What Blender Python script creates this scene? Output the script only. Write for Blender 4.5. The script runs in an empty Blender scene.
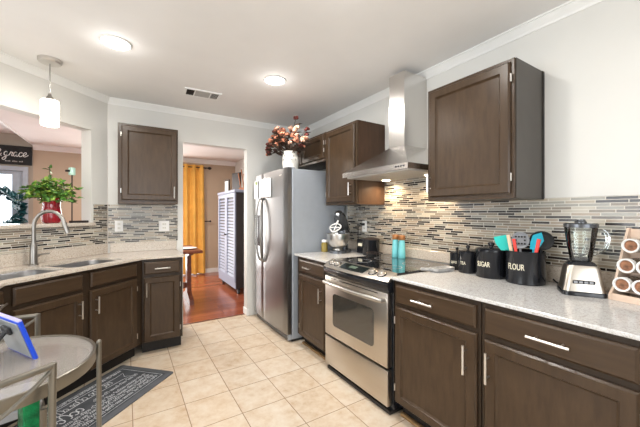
import bpy, bmesh, math, random
from mathutils import Vector, Matrix
R = math.radians
random.seed(7)
S = bpy.context.scene
COL = S.collection

# ------------------------------------------------------------------ camera
cam = bpy.data.cameras.new('camera'); camo = bpy.data.objects.new('camera', cam); COL.objects.link(camo)
cam.sensor_width = 36; cam.lens = 36 * 307 / 640; cam.clip_start = 0.05
YAW = math.atan((320 - 126) / 307)
camo.location = (0, 0, 1.32); camo.rotation_euler = (R(90), 0, -YAW)
S.camera = camo

# ------------------------------------------------------------------ world, exposure
W = bpy.data.worlds.new('world'); S.world = W; W.use_nodes = True
W.node_tree.nodes['Background'].inputs[0].default_value = (0.86, 0.93, 1.0, 1)
W.node_tree.nodes['Background'].inputs[1].default_value = 2.2
S.view_settings.view_transform = 'Standard'; S.view_settings.look = 'None'
S.view_settings.exposure = 0.28; S.view_settings.gamma = 1.0; S.view_settings.use_curve_mapping = False

def area(name, loc, rot, sx, sy, power, col=(1, 1, 1), shape='RECTANGLE', spread=180):
    l = bpy.data.lights.new(name, 'AREA'); l.shape = shape; l.size = sx; l.size_y = sy
    l.energy = power; l.color = col; l.spread = R(spread)
    o = bpy.data.objects.new(name, l); COL.objects.link(o); o.location = loc; o.rotation_euler = rot
    return o
def point(name, loc, power, col, r=0.05):
    l = bpy.data.lights.new(name, 'POINT'); l.energy = power; l.color = col; l.shadow_soft_size = r
    o = bpy.data.objects.new(name, l); COL.objects.link(o); o.location = loc
    return o
# daylight through the windows of the breakfast nook (left), and of the rooms beyond; rear and dining lights are added fill
area('daylight_nook_window', (-2.82, 1.35, 1.4), (0, R(-90), 0), 1.6, 2.1, 46, (0.93, 0.97, 1.0))
area('rear_fill_light', (-0.3, -2.12, 1.45), (R(90), 0, 0), 3.0, 1.6, 44, (0.96, 0.98, 1.0))  # flash-like fill added behind the camera, set at an unseen window
area('daylight_patio_door', (0.35, 7.04, 1.15), (R(-90), 0, 0), 1.1, 2.0, 48, (1.0, 0.97, 0.93))
area('daylight_entry_door', (-1.85, 7.0, 1.2), (R(-90), 0, 0), 0.7, 1.6, 16, (0.95, 0.98, 1.0))
area('dining_fill_light', (.2, 5.2, 2.40), (0, 0, 0), .35, .35, 44, (1.0, .93, .84), 'DISK')  # added to brighten the dining room; no lamp is in view there
area('daylight_living_window', (-4.05, 5.2, 1.6), (0, R(-90), 0), 1.6, 2.2, 14, (1.0, 0.95, 0.9))

# ------------------------------------------------------------------ materials
def new_mat(name):
    m = bpy.data.materials.new(name); m.use_nodes = True
    nt = m.node_tree; b = nt.nodes['Principled BSDF']
    return m, nt, b
def N(nt, t, **kw):
    n = nt.nodes.new(t)
    for k, v in kw.items(): setattr(n, k, v)
    return n
def math_n(nt, op, a, b=None, c=None):
    n = N(nt, 'ShaderNodeMath', operation=op)
    for i, x in enumerate((a, b, c)):
        if x is None: continue
        if isinstance(x, (int, float)): n.inputs[i].default_value = x
        else: nt.links.new(x, n.inputs[i])
    return n.outputs[0]
def coords(nt, scale=(1, 1, 1), rotz=0):
    tc = N(nt, 'ShaderNodeTexCoord'); mp = N(nt, 'ShaderNodeMapping')
    mp.inputs['Scale'].default_value = scale; mp.inputs['Rotation'].default_value = (0, 0, rotz)
    nt.links.new(tc.outputs['Object'], mp.inputs['Vector'])
    return mp.outputs['Vector']
def ramp(nt, fac, stops, interp='LINEAR'):
    r = N(nt, 'ShaderNodeValToRGB'); r.color_ramp.interpolation = interp
    e = r.color_ramp.elements
    while len(e) < len(stops): e.new(0.5)
    for i, (p, c) in enumerate(stops):
        e[i].position = p; e[i].color = (*c, 1)
    nt.links.new(fac, r.inputs[0])
    return r.outputs[0]
def noise(nt, vec, scale, detail=3, rough=0.5):
    n = N(nt, 'ShaderNodeTexNoise'); n.inputs['Scale'].default_value = scale
    n.inputs['Detail'].default_value = detail; n.inputs['Roughness'].default_value = rough
    nt.links.new(vec, n.inputs['Vector'])
    return n.outputs[0]
def bump(nt, b, h, strength, dist=0.002):
    n = N(nt, 'ShaderNodeBump'); n.inputs['Strength'].default_value = strength; n.inputs['Distance'].default_value = dist
    nt.links.new(h, n.inputs['Height']); nt.links.new(n.outputs[0], b.inputs['Normal'])
def plain(name, col, rough=0.5, metal=0.0, var=0.06, scale=12, emit=None, estr=0, trans=0, ior=1.45, alpha=None, bmp=0, stretch=(1, 1, 1), coat=0):
    """a principled surface with a little procedural variation of tone"""
    m, nt, b = new_mat(name)
    v = coords(nt, stretch)
    f = noise(nt, v, scale)
    lo = tuple(max(0, c * (1 - var)) for c in col); hi = tuple(min(1, c * (1 + var)) for c in col)
    nt.links.new(ramp(nt, f, [(0.3, lo), (0.7, hi)]), b.inputs['Base Color'])
    b.inputs['Roughness'].default_value = rough; b.inputs['Metallic'].default_value = metal
    b.inputs['IOR'].default_value = ior; b.inputs['Transmission Weight'].default_value = trans
    b.inputs['Coat Weight'].default_value = coat
    if emit:
        b.inputs['Emission Color'].default_value = (*emit, 1); b.inputs['Emission Strength'].default_value = estr
    if bmp: bump(nt, b, noise(nt, v, scale * 8), bmp)
    return m
def wood(name, dark, light, rough, stretch, scale=3.0):
    m, nt, b = new_mat(name)
    v = coords(nt, stretch)
    f = noise(nt, v, scale, 5, 0.65)
    nt.links.new(ramp(nt, f, [(0.3, dark), (0.7, light)]), b.inputs['Base Color'])
    b.inputs['Roughness'].default_value = rough; b.inputs['Specular IOR Level'].default_value = 0.32
    bump(nt, b, f, 0.08, 0.001)
    return m
def brushed(name, col, rough, stretch):
    m, nt, b = new_mat(name)
    v = coords(nt, stretch); f = noise(nt, v, 4, 3)
    nt.links.new(ramp(nt, f, [(0.3, tuple(c * .96 for c in col)), (0.7, col)]), b.inputs['Base Color'])
    b.inputs['Metallic'].default_value = 1.0
    r = N(nt, 'ShaderNodeMapRange'); r.inputs[3].default_value = rough - .03; r.inputs[4].default_value = rough + .03
    nt.links.new(f, r.inputs[0]); nt.links.new(r.outputs[0], b.inputs['Roughness'])
    bump(nt, b, f, 0.012, 0.0003)
    return m
def tile_floor():
    m, nt, b = new_mat('beige_ceramic_tile')
    tc = N(nt, 'ShaderNodeTexCoord'); sp = N(nt, 'ShaderNodeSeparateXYZ'); nt.links.new(tc.outputs['Object'], sp.inputs[0])
    P = 0.3078
    def axis(out, off):
        a = math_n(nt, 'DIVIDE', math_n(nt, 'SUBTRACT', out, off), P)
        fr = math_n(nt, 'FRACT', a); fl = math_n(nt, 'FLOOR', a)
        d = math_n(nt, 'MINIMUM', fr, math_n(nt, 'SUBTRACT', 1.0, fr))
        return d, fl
    dx, ix = axis(sp.outputs[0], 0.344 - 10 * P); dy, iy = axis(sp.outputs[1], 1.68 - 14 * P)
    d = math_n(nt, 'MINIMUM', dx, dy)
    grout = math_n(nt, 'LESS_THAN', d, 0.0085)
    cell = N(nt, 'ShaderNodeCombineXYZ'); nt.links.new(ix, cell.inputs[0]); nt.links.new(iy, cell.inputs[1])
    wn = N(nt, 'ShaderNodeTexWhiteNoise'); nt.links.new(cell.outputs[0], wn.inputs['Vector'])
    off = N(nt, 'ShaderNodeVectorMath', operation='MULTIPLY_ADD'); nt.links.new(wn.outputs['Color'], off.inputs[0])
    off.inputs[1].default_value = (20, 20, 20); nt.links.new(tc.outputs['Object'], off.inputs[2])
    f = noise(nt, off.outputs[0], 11, 6, 0.68)
    f2 = math_n(nt, 'ADD', f, math_n(nt, 'MULTIPLY', math_n(nt, 'SUBTRACT', wn.outputs['Value'], 0.5), 0.10))
    c = ramp(nt, f2, [(0.26, (0.48, 0.34, 0.22)), (0.40, (0.57, 0.445, 0.32)), (0.53, (0.62, 0.515, 0.40)), (0.70, (0.66, 0.58, 0.48))])
    mx = N(nt, 'ShaderNodeMix', data_type='RGBA'); nt.links.new(grout, mx.inputs[0]); nt.links.new(c, mx.inputs[6])
    mx.inputs[7].default_value = (0.27, 0.175, 0.105, 1)
    nt.links.new(mx.outputs[2], b.inputs['Base Color'])
    nt.links.new(math_n(nt, 'MULTIPLY_ADD', grout, 0.4, 0.36), b.inputs['Roughness'])
    h = math_n(nt, 'ADD', math_n(nt, 'MULTIPLY', math_n(nt, 'SUBTRACT', 1.0, grout), 1.0), math_n(nt, 'MULTIPLY', f, 0.25))
    bump(nt, b, h, 0.35, 0.003)
    return m
def mosaic(name, horiz):
    """strips of glass and stone mosaic; horiz = axis that runs along the wall (0 = x, 1 = y)"""
    m, nt, b = new_mat(name)
    tc = N(nt, 'ShaderNodeTexCoord'); sp = N(nt, 'ShaderNodeSeparateXYZ'); nt.links.new(tc.outputs['Object'], sp.inputs[0])
    RH = 0.0172
    a = math_n(nt, 'DIVIDE', sp.outputs[2], RH); row = math_n(nt, 'FLOOR', a); fr = math_n(nt, 'FRACT', a)
    dz = math_n(nt, 'MINIMUM', fr, math_n(nt, 'SUBTRACT', 1.0, fr))
    w = math_n(nt, 'ADD', math_n(nt, 'DIVIDE', sp.outputs[horiz], 0.118), math_n(nt, 'MULTIPLY', row, 17.37))
    vor = N(nt, 'ShaderNodeTexVoronoi', voronoi_dimensions='1D', feature='F1'); vor.inputs['Scale'].default_value = 1; vor.inputs['Randomness'].default_value = 0.75
    nt.links.new(w, vor.inputs['W'])
    ve = N(nt, 'ShaderNodeTexVoronoi', voronoi_dimensions='1D', feature='DISTANCE_TO_EDGE'); ve.inputs['Scale'].default_value = 1; ve.inputs['Randomness'].default_value = 0.75
    nt.links.new(w, ve.inputs['W'])
    g = math_n(nt, 'MAXIMUM', math_n(nt, 'LESS_THAN', dz, 0.10), math_n(nt, 'LESS_THAN', ve.outputs['Distance'], 0.017))
    sc = N(nt, 'ShaderNodeSeparateColor'); nt.links.new(vor.outputs['Color'], sc.inputs[0])
    c = ramp(nt, sc.outputs[0], [(0.0, (0.022, 0.017, 0.015)), (0.27, (0.22, 0.18, 0.135)), (0.39, (0.40, 0.345, 0.265)),
                                 (0.54, (0.30, 0.29, 0.25)), (0.68, (0.48, 0.435, 0.355)), (0.83, (0.14, 0.12, 0.10)), (0.89, (0.37, 0.30, 0.225))], 'CONSTANT')
    vv = noise(nt, coords(nt, (60, 60, 60)), 1.0)
    mm = N(nt, 'ShaderNodeMix', data_type='RGBA', blend_type='MULTIPLY'); mm.inputs[0].default_value = 0.35
    nt.links.new(c, mm.inputs[6]); nt.links.new(ramp(nt, vv, [(0.3, (0.75, .75, .75)), (0.7, (1, 1, 1))]), mm.inputs[7])
    mx = N(nt, 'ShaderNodeMix', data_type='RGBA'); nt.links.new(g, mx.inputs[0]); nt.links.new(mm.outputs[2], mx.inputs[6])
    mx.inputs[7].default_value = (0.62, 0.585, 0.52, 1)
    nt.links.new(mx.outputs[2], b.inputs['Base Color'])
    nt.links.new(math_n(nt, 'MULTIPLY_ADD', g, 0.5, 0.22), b.inputs['Roughness'])
    bump(nt, b, math_n(nt, 'SUBTRACT', 1.0, g), 0.4, 0.0015)
    return m
def granite(name, base, fleck, dark):
    m, nt, b = new_mat(name)
    v = coords(nt)
    f = noise(nt, v, 110, 4, 0.75); f2 = noise(nt, v, 260, 2, 0.6)
    c1 = ramp(nt, f, [(0.34, fleck), (0.5, base), (0.68, tuple(min(1, x * 1.10) for x in base))])
    c2 = ramp(nt, f2, [(0.30, dark), (0.37, (1, 1, 1))])
    mm = N(nt, 'ShaderNodeMix', data_type='RGBA', blend_type='MULTIPLY'); mm.inputs[0].default_value = 0.85
    nt.links.new(c1, mm.inputs[6]); nt.links.new(c2, mm.inputs[7]); nt.links.new(mm.outputs[2], b.inputs['Base Color'])
    b.inputs['Roughness'].default_value = 0.16
    return m
def plank_floor():
    m, nt, b = new_mat('red_brown_plank_floor')
    v = coords(nt)
    br = N(nt, 'ShaderNodeTexBrick'); nt.links.new(v, br.inputs['Vector']); br.inputs['Scale'].default_value = 1
    br.inputs['Brick Width'].default_value = 1.1; br.inputs['Row Height'].default_value = 0.125; br.inputs['Mortar Size'].default_value = 0.0015
    br.inputs['Color1'].default_value = (0.25, 0.066, 0.034, 1); br.inputs['Color2'].default_value = (0.36, 0.108, 0.055, 1); br.inputs['Mortar'].default_value = (0.10, 0.03, 0.015, 1)
    g = noise(nt, coords(nt, (3, 45, 1)), 2, 4)
    mm = N(nt, 'ShaderNodeMix', data_type='RGBA', blend_type='MULTIPLY'); mm.inputs[0].default_value = 0.5
    nt.links.new(br.outputs['Color'], mm.inputs[6]); nt.links.new(ramp(nt, g, [(0.3, (0.6, 0.55, 0.5)), (0.7, (1, 1, 1))]), mm.inputs[7])
    nt.links.new(mm.outputs[2], b.inputs['Base Color']); b.inputs['Roughness'].default_value = 0.22
    return m
def glass(name, col=(1, 1, 1), rough=0.0, mixf=0.0):
    """thin clear glass: mostly see-through with fresnel reflections"""
    m = bpy.data.materials.new(name); m.use_nodes = True; nt = m.node_tree; nt.nodes.clear()
    o = N(nt, 'ShaderNodeOutputMaterial'); t = N(nt, 'ShaderNodeBsdfTransparent'); g = N(nt, 'ShaderNodeBsdfGlossy')
    t.inputs[0].default_value = (*col, 1); g.inputs['Roughness'].default_value = rough
    fr = N(nt, 'ShaderNodeFresnel'); fr.inputs[0].default_value = 1.5
    mx = N(nt, 'ShaderNodeMixShader'); a = math_n(nt, 'ADD', fr.outputs[0], mixf)
    nt.links.new(a, mx.inputs[0]); nt.links.new(t.outputs[0], mx.inputs[1]); nt.links.new(g.outputs[0], mx.inputs[2]); nt.links.new(mx.outputs[0], o.inputs[0])
    return m

def frosted(name, col, see):
    """pale etched glass: partly see-through, partly a milky diffuse body, with a soft gloss on top"""
    m = bpy.data.materials.new(name); m.use_nodes = True; nt = m.node_tree; b = nt.nodes['Principled BSDF']; out = nt.nodes['Material Output']
    f = noise(nt, coords(nt), 9)
    nt.links.new(ramp(nt, f, [(.3, tuple(c * .95 for c in col)), (.7, col)]), b.inputs['Base Color']); b.inputs['Roughness'].default_value = .12
    t = N(nt, 'ShaderNodeBsdfTransparent'); mx = N(nt, 'ShaderNodeMixShader'); mx.inputs[0].default_value = see
    nt.links.new(b.outputs[0], mx.inputs[1]); nt.links.new(t.outputs[0], mx.inputs[2]); nt.links.new(mx.outputs[0], out.inputs[0])
    return m

M = {}
M['wall'] = plain('warm_white_wall_paint', (0.705, 0.698, 0.665), 0.55, var=0.015, scale=3, bmp=0.03)
M['ceil'] = plain('ceiling_paint', (0.80, 0.79, 0.775), 0.8, var=0.02, scale=3, bmp=0.06)
M['living_ceil'] = plain('living_ceiling_paint', (0.82, 0.79, 0.77), 0.8, var=0.02, scale=3, bmp=0.08)
M['trim'] = plain('white_trim_paint', (0.82, 0.82, 0.80), 0.35, var=0.01)
M['peach'] = plain('peach_beige_wall_paint', (0.50, 0.385, 0.285), 0.6, var=0.02, scale=3)
M['entry_shaded'] = plain('entry_wall_shaded_tone', (0.40, 0.35, 0.29), 0.6, var=0.02, scale=3)  # the greyer light on the entry wall is put into its colour
M['tile'] = tile_floor(); M['plank'] = plank_floor()
M['mos_x'] = mosaic('strip_mosaic_tile_along_x', 0); M['mos_y'] = mosaic('strip_mosaic_tile_along_y', 1)
M['granite'] = granite('pale_speckled_granite', (0.57, 0.565, 0.56), (0.38, 0.355, 0.33), (0.16, 0.12, 0.10))
M['granite_w'] = granite('beige_speckled_granite', (0.56, 0.50, 0.43), (0.38, 0.29, 0.21), (0.18, 0.13, 0.10))
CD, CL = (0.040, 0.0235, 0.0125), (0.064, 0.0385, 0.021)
M['cab_body'] = wood('espresso_face_frame', tuple(c * .55 for c in CD), tuple(c * .55 for c in CL), 0.4, (14, 14, 2.5))  # door colour darkened to deepen the shadowed gaps around the base fronts
M['cab'] = wood('espresso_stained_wood', CD, CL, 0.30, (12, 12, 2.2))
M['cab_h'] = wood('espresso_stained_wood_level_grain', CD, CL, 0.33, (1.2, 14, 14))
M['cab_in'] = plain('cabinet_end_panel', (0.060, 0.052, 0.044), 0.4)
M['cab_side'] = wood('red_brown_veneer', (0.052, 0.028, 0.016), (0.082, 0.042, 0.023), 0.45, (14, 14, 1.5))
M['kick'] = plain('dark_toe_kick', (0.012, 0.010, 0.009), 0.6)
M['shoe'] = wood('bare_wood_strip', (0.20, 0.115, 0.05), (0.36, 0.22, 0.10), 0.6, (3, 3, 3), 8)
M['pewter'] = plain('brushed_faucet_nickel', (0.30, 0.285, 0.265), 0.32, 1.0, 0.04)
M['nickel'] = plain('satin_nickel', (0.66, 0.64, 0.61), 0.28, 1.0, 0.02)
M['steel'] = brushed('brushed_steel_upright_grain', (0.56, 0.545, 0.53), 0.27, (120, 120, 1))
M['fsteel'] = plain('brushed_fridge_steel', (0.33, 0.33, 0.33), 0.28, 1.0, 0.03, 2, stretch=(30, 30, .4))
M['steel_h'] = brushed('brushed_steel_level_grain', (0.58, 0.53, 0.465), 0.30, (.6, 60, 90))
M['hoodsteel'] = brushed('hood_steel', (0.66, 0.64, 0.62), 0.24, (60, 1, 60))
M['sinksteel'] = plain('sink_steel', (0.21, 0.21, 0.215), 0.38, 1.0, 0.05)
M['fridge_side'] = plain('grey_fridge_side_panel', (0.36, 0.39, 0.43), 0.42, 0.25, 0.03)
M['black'] = plain('black_enamel', (0.012, 0.013, 0.016), 0.09)
M['blackmat'] = plain('matt_black', (0.015, 0.015, 0.016), 0.5)
M['blackglass'] = plain('black_ceramic_glass', (0.010, 0.011, 0.013), 0.04, coat=0.5)
M['ovenglass'] = plain('dark_oven_glass', (0.040, 0.036, 0.030), 0.07, ior=2.0)
M['white'] = plain('white_plastic', (0.80, 0.79, 0.77), 0.35, var=0.02)
M['cream'] = plain('cream_lettering', (0.78, 0.72, 0.56), 0.5)
M['display'] = plain('range_display', (0.01, 0.015, 0.015), 0.1)
M['lcd'] = plain('green_grey_readout', (0.10, 0.13, 0.10), 0.2, emit=(0.2, 0.4, 0.3), estr=0.05)
M['grey'] = plain('mid_grey_plastic', (0.30, 0.31, 0.33), 0.4)
M['dgrey'] = plain('dark_grey_metal', (0.10, 0.105, 0.115), 0.22, 0.6)
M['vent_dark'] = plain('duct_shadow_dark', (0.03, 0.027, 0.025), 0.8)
M['vent_grey'] = plain('vent_slats_grey', (0.42, 0.41, 0.39), 0.5)
M['lens'] = plain('lit_lens', (1, 1, 1), 0.4, emit=(1.0, 0.97, 0.92), estr=14)
M['hoodlens'] = plain('lit_warm_lens', (1, 1, 1), 0.4, emit=(1.0, 0.82, 0.58), estr=14)
M['shade'] = plain('lit_opal_glass', (0.95, 0.95, 0.95), 0.3, emit=(1.0, 0.90, 0.76), estr=6.0)
M['teal'] = plain('turquoise_glaze', (0.22, 0.70, 0.74), 0.25, trans=0.2)
M['tealp'] = plain('teal_silicone', (0.02, 0.50, 0.44), 0.4)
M['turqp'] = plain('bright_turquoise_silicone', (0.01, 0.42, 0.58), 0.4)
M['red_p'] = plain('red_silicone', (0.75, 0.045, 0.03), 0.4)
M['copper'] = plain('copper_brown_lid', (0.42, 0.19, 0.075), 0.32, 0.55)
M['spoonwood'] = plain('pale_wood_handle', (0.72, 0.52, 0.36), 0.55)
M['rackwood'] = wood('pale_maple_wood', (0.60, 0.44, 0.33), (0.72, 0.57, 0.46), 0.45, (2, 12, 12))
M['redglaze'] = plain('deep_red_glaze', (0.26, 0.003, 0.012), 0.12, coat=0.6)
M['ceramic'] = plain('white_ceramic', (0.74, 0.72, 0.66), 0.3)
M['leaf'] = plain('mid_green_leaf', (0.075, 0.20, 0.03), 0.5, var=0.6, scale=14)
M['leaf2'] = plain('yellow_green_leaf', (0.22, 0.33, 0.045), 0.5, var=0.5, scale=14)
M['tealleaf'] = plain('dark_teal_leaf', (0.012, 0.075, 0.085), 0.45, var=0.5, scale=14)
M['stem'] = plain('brown_stem', (0.06, 0.035, 0.022), 0.7)
M['orange'] = plain('rust_orange_petals', (0.50, 0.19, 0.11), 0.6, var=0.5, scale=20)
M['peachp'] = plain('cream_peach_petals', (0.78, 0.46, 0.33), 0.6, var=0.3, scale=20)
M['maroon'] = plain('dark_maroon_petals', (0.13, 0.028, 0.022), 0.6, var=0.5, scale=20)
M['curtain'] = plain('golden_orange_fabric', (0.80, 0.44, 0.09), 0.75, var=0.1, scale=6)
M['bronze'] = plain('dark_bronze', (0.035, 0.025, 0.022), 0.4, 0.5)
M['louver'] = plain('pale_blue_grey_paint', (0.30, 0.335, 0.45), 0.45, var=0.03)
M['armdark'] = plain('dark_brown_case', (0.025, 0.018, 0.018), 0.4)
M['cherry'] = wood('dark_cherry_wood', (0.11, 0.028, 0.015), (0.19, 0.055, 0.028), 0.3, (2, 12, 12))
M['rug'] = plain('charcoal_mat', (0.055, 0.06, 0.068), 0.85, var=0.35, scale=9, bmp=0.3)
M['rugedge'] = plain('charcoal_mat_border', (0.085, 0.09, 0.10), 0.85, var=0.1)
M['chalk'] = plain('chalk_white_print', (0.50, 0.51, 0.53), 0.9, var=0.2, scale=40)
M['tabmetal'] = plain('champagne_metal', (0.21, 0.195, 0.165), 0.36, 0.85, 0.06)
M['tabglass'] = frosted('pale_etched_table_glass', (0.47, 0.435, 0.405), .64)
M['jar_glass'] = glass('clear_jar_glass', (0.95, 0.97, 0.96), 0.0, 0.04)
M['pane'] = glass('window_pane_glass', (0.98, 0.99, 1.0), 0.0, 0.0)
M['blue'] = plain('royal_blue_rubber', (0.012, 0.07, 0.62), 0.4)
M['lilac'] = plain('lilac_top_edge', (0.42, 0.40, 0.72), 0.45)
M['tabback'] = plain('silver_tablet_back', (0.40, 0.42, 0.43), 0.3, 0.6)
M['screen'] = plain('dark_screen', (0.015, 0.016, 0.02), 0.08)
M['emerald'] = plain('emerald_foil', (0.002, 0.15, 0.05), 0.15, 0.35, 0.8, 30, bmp=0.8)
M['cloth'] = plain('grey_white_stone_glaze', (0.36, 0.355, 0.35), 0.3, var=0.3, scale=30)
M['honey'] = plain('mustard_yellow_contents', (0.26, 0.19, 0.04), 0.3)
M['spice'] = plain('ground_spice', (0.30, 0.14, 0.075), 0.7, var=0.6, scale=45)
M['mint'] = plain('mint_shade', (0.45, 0.68, 0.58), 0.5)
M['signblack'] = plain('black_sign_board', (0.008, 0.008, 0.009), 0.5)
M['doorpaint'] = plain('grey_blue_door_paint', (0.44, 0.49, 0.56), 0.4)
M['books'] = plain('rust_and_tan_wood', (0.38, 0.15, 0.07), 0.5, var=0.3)

# ------------------------------------------------------------------ mesh helpers
class MB:
    def __init__(s): s.bm = bmesh.new()
    def box(s, x0, x1, y0, y1, z0, z1, bev=0, seg=1):
        t = bmesh.new(); bmesh.ops.create_cube(t, size=1)
        bmesh.ops.scale(t, vec=(x1 - x0, y1 - y0, z1 - z0), verts=t.verts)
        bmesh.ops.translate(t, vec=((x0 + x1) / 2, (y0 + y1) / 2, (z0 + z1) / 2), verts=t.verts)
        if bev: bmesh.ops.bevel(t, geom=t.edges[:], offset=bev, segments=seg, affect='EDGES', profile=0.5)
        return s.add(t)
    def add(s, t, mat=None):
        if mat is not None: bmesh.ops.transform(t, matrix=mat, verts=t.verts)
        me = bpy.data.meshes.new('t'); t.to_mesh(me); t.free(); s.bm.from_mesh(me); bpy.data.meshes.remove(me)
        return s
    def prism(s, pts, z0, z1, holes=(), bev=0):
        """polygon in x,y (with holes) made solid between z0 and z1"""
        t = bmesh.new(); edges = []
        for loop in [pts] + list(holes):
            vs = [t.verts.new((x, y, z1)) for x, y in loop]
            for i in range(len(vs)): edges.append(t.edges.new((vs[i], vs[(i + 1) % len(vs)])))
        bmesh.ops.triangle_fill(t, use_beauty=True, use_dissolve=False, edges=edges, normal=(0, 0, 1))
        r = bmesh.ops.extrude_face_region(t, geom=t.faces[:])
        vs = [g for g in r['geom'] if isinstance(g, bmesh.types.BMVert)]
        bmesh.ops.translate(t, vec=(0, 0, z0 - z1), verts=vs)
        bmesh.ops.recalc_face_normals(t, faces=t.faces[:])
        return s.add(t)
    def loft(s, loops, closed=True, cap=True):
        t = bmesh.new(); L = []
        for lp in loops: L.append([t.verts.new(p) for p in lp])
        n = len(L[0])
        for a, b in zip(L, L[1:]):
            for i in range(n if closed else n - 1):
                j = (i + 1) % n
                try: t.faces.new((a[i], a[j], b[j], b[i]))
                except ValueError: pass
        if cap and closed:
            t.faces.new(L[0][::-1]); t.faces.new(L[-1])
        bmesh.ops.recalc_face_normals(t, faces=t.faces[:])
        return s.add(t)
    def lathe(s, prof, n=24, loc=(0, 0, 0), cap=True, mat=None):
        loops = []
        for r, z in prof:
            r = max(r, 0.0004)
            loops.append([Vector((loc[0] + r * math.cos(2 * math.pi * i / n), loc[1] + r * math.sin(2 * math.pi * i / n), loc[2] + z)) for i in range(n)])
        if mat is not None: loops = [[mat @ p for p in l] for l in loops]
        return s.loft(loops, True, cap)
    def tube(s, pts, r, n=10, smooth=0):
        pts = [Vector(p) for p in pts]
        if smooth: pts = spline(pts, smooth)
        rr = r if isinstance(r, (list, tuple)) else None
        loops = []; up = None
        for i, p in enumerate(pts):
            d = (pts[min(i + 1, len(pts) - 1)] - pts[max(i - 1, 0)]).normalized()
            if up is None:
                up = Vector((0, 0, 1)) if abs(d.z) < 0.9 else Vector((1, 0, 0))
            a = d.cross(up).normalized(); b_ = a.cross(d).normalized(); up = b_
            q = r if rr is None else rr[0] + (rr[1] - rr[0]) * i / (len(pts) - 1)
            loops.append([p + q * (math.cos(2 * math.pi * k / n) * a + math.sin(2 * math.pi * k / n) * b_) for k in range(n)])
        return s.loft(loops)
    def ribbon(s, pts, w, th, nrm=(0, 0, 1)):
        """flat strip along pts lying in the plane with the given normal"""
        pts = [Vector(p) for p in pts]; nrm = Vector(nrm); loops = []
        for i, p in enumerate(pts):
            d = (pts[min(i + 1, len(pts) - 1)] - pts[max(i - 1, 0)]).normalized()
            a = d.cross(nrm).normalized() * (w / 2)
            loops.append([p - a, p + a, p + a + nrm * th, p - a + nrm * th])
        return s.loft(loops)
    def ball(s, c, r, sc=(1, 1, 1), sub=2, jit=0):
        t = bmesh.new(); bmesh.ops.create_icosphere(t, subdivisions=sub, radius=r)
        for v in t.verts:
            v.co = Vector((v.co.x * sc[0], v.co.y * sc[1], v.co.z * sc[2])) * (1 + random.uniform(-jit, jit))
        bmesh.ops.translate(t, vec=c, verts=t.verts)
        return s.add(t)
    def leaf(s, p, d, l, w, fold=0.3):
        d = Vector(d).normalized(); up = Vector((random.uniform(-1, 1), random.uniform(-1, 1), random.uniform(.2, 1)))
        a = d.cross(up).normalized(); n = a.cross(d).normalized(); p = Vector(p)
        prof = [(0, .08), (.25, .8), (.5, 1), (.75, .7), (1, .03)]
        loops = []
        for t, k in prof:
            c = p + d * l * t - n * (l * .25 * t * t)
            h = a * (w / 2 * k)
            loops.append([c - h + n * w * fold * k * .5, c, c + h + n * w * fold * k * .5, c + n * 0.0008 * -1])
        return s.loft(loops)
    def xform(s, m): bmesh.ops.transform(s.bm, matrix=m, verts=s.bm.verts); return s
    def build(s, name, mat, parent=None, smooth=True, ang=35, loc=None, rot=None):
        me = bpy.data.meshes.new(name); s.bm.normal_update()
        if smooth:
            for f in s.bm.faces: f.smooth = True
            for e in s.bm.edges:
                if len(e.link_faces) == 2 and e.calc_face_angle(0) > R(ang): e.smooth = False
        s.bm.to_mesh(me); s.bm.free()
        o = bpy.data.objects.new(name, me); COL.objects.link(o); me.materials.append(mat)
        if parent: o.parent = parent
        if loc: o.location = loc
        if rot: o.rotation_euler = rot
        return o
def spline(pts, k):
    out = []
    P = [pts[0]] + list(pts) + [pts[-1]]
    for i in range(1, len(P) - 2):
        p0, p1, p2, p3 = [Vector(q) for q in P[i - 1:i + 3]]
        for j in range(k):
            t = j / k
            out.append(0.5 * ((2 * p1) + (-p0 + p2) * t + (2 * p0 - 5 * p1 + 4 * p2 - p3) * t * t + (-p0 + 3 * p1 - 3 * p2 + p3) * t ** 3))
    out.append(Vector(pts[-1]))
    return out
def rrect(x0, x1, y0, y1, r, n=4):
    out = []
    for cx, cy, a0 in ((x1 - r, y1 - r, 0), (x0 + r, y1 - r, 90), (x0 + r, y0 + r, 180), (x1 - r, y0 + r, 270)):
        for i in range(n + 1):
            a = R(a0 + 90 * i / n); out.append((cx + r * math.cos(a), cy + r * math.sin(a)))
    return out
def tag(o, label, cat, group=None):
    o['label'] = label; o['category'] = cat
    if group: o['group'] = group
    return o
def thing(name, label, cat, loc=(0, 0, 0), rot=0, group=None):
    o = bpy.data.objects.new(name, None); COL.objects.link(o); o.empty_display_size = 0.1
    o.location = loc; o.rotation_euler = (0, 0, rot)
    return tag(o, label, cat, group)
def struct(name, mb, mat, parent=None, **kw):
    o = mb.build(name, mat, parent, **kw)
    if parent is None: o['kind'] = 'structure'
    return o
def bx(*a, **k): return MB().box(*a, **k)
def text_mesh(txt, size, depth, fit=None):
    c = bpy.data.curves.new('lettering', 'FONT'); c.body = txt; c.size = size; c.extrude = depth; c.align_x = 'CENTER'; c.align_y = 'CENTER'; c.resolution_u = 3
    o = bpy.data.objects.new('tmp', c); COL.objects.link(o)
    dg = bpy.context.evaluated_depsgraph_get(); dg.update()
    me = bpy.data.meshes.new_from_object(o.evaluated_get(dg)); bpy.data.objects.remove(o); bpy.data.curves.remove(c)
    mb = MB(); mb.bm.from_mesh(me); bpy.data.meshes.remove(me)
    if fit:
        xs = [v.co.x for v in mb.bm.verts]; k = fit / (max(xs) - min(xs))
        for v in mb.bm.verts: v.co.x *= k
    return mb
def diag(s_, q, z=0):      # point on the 45-degree frame of the sink wall
    return ((s_ - q) / math.sqrt(2), (s_ + q) / math.sqrt(2), z)
D45 = R(45)
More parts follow.
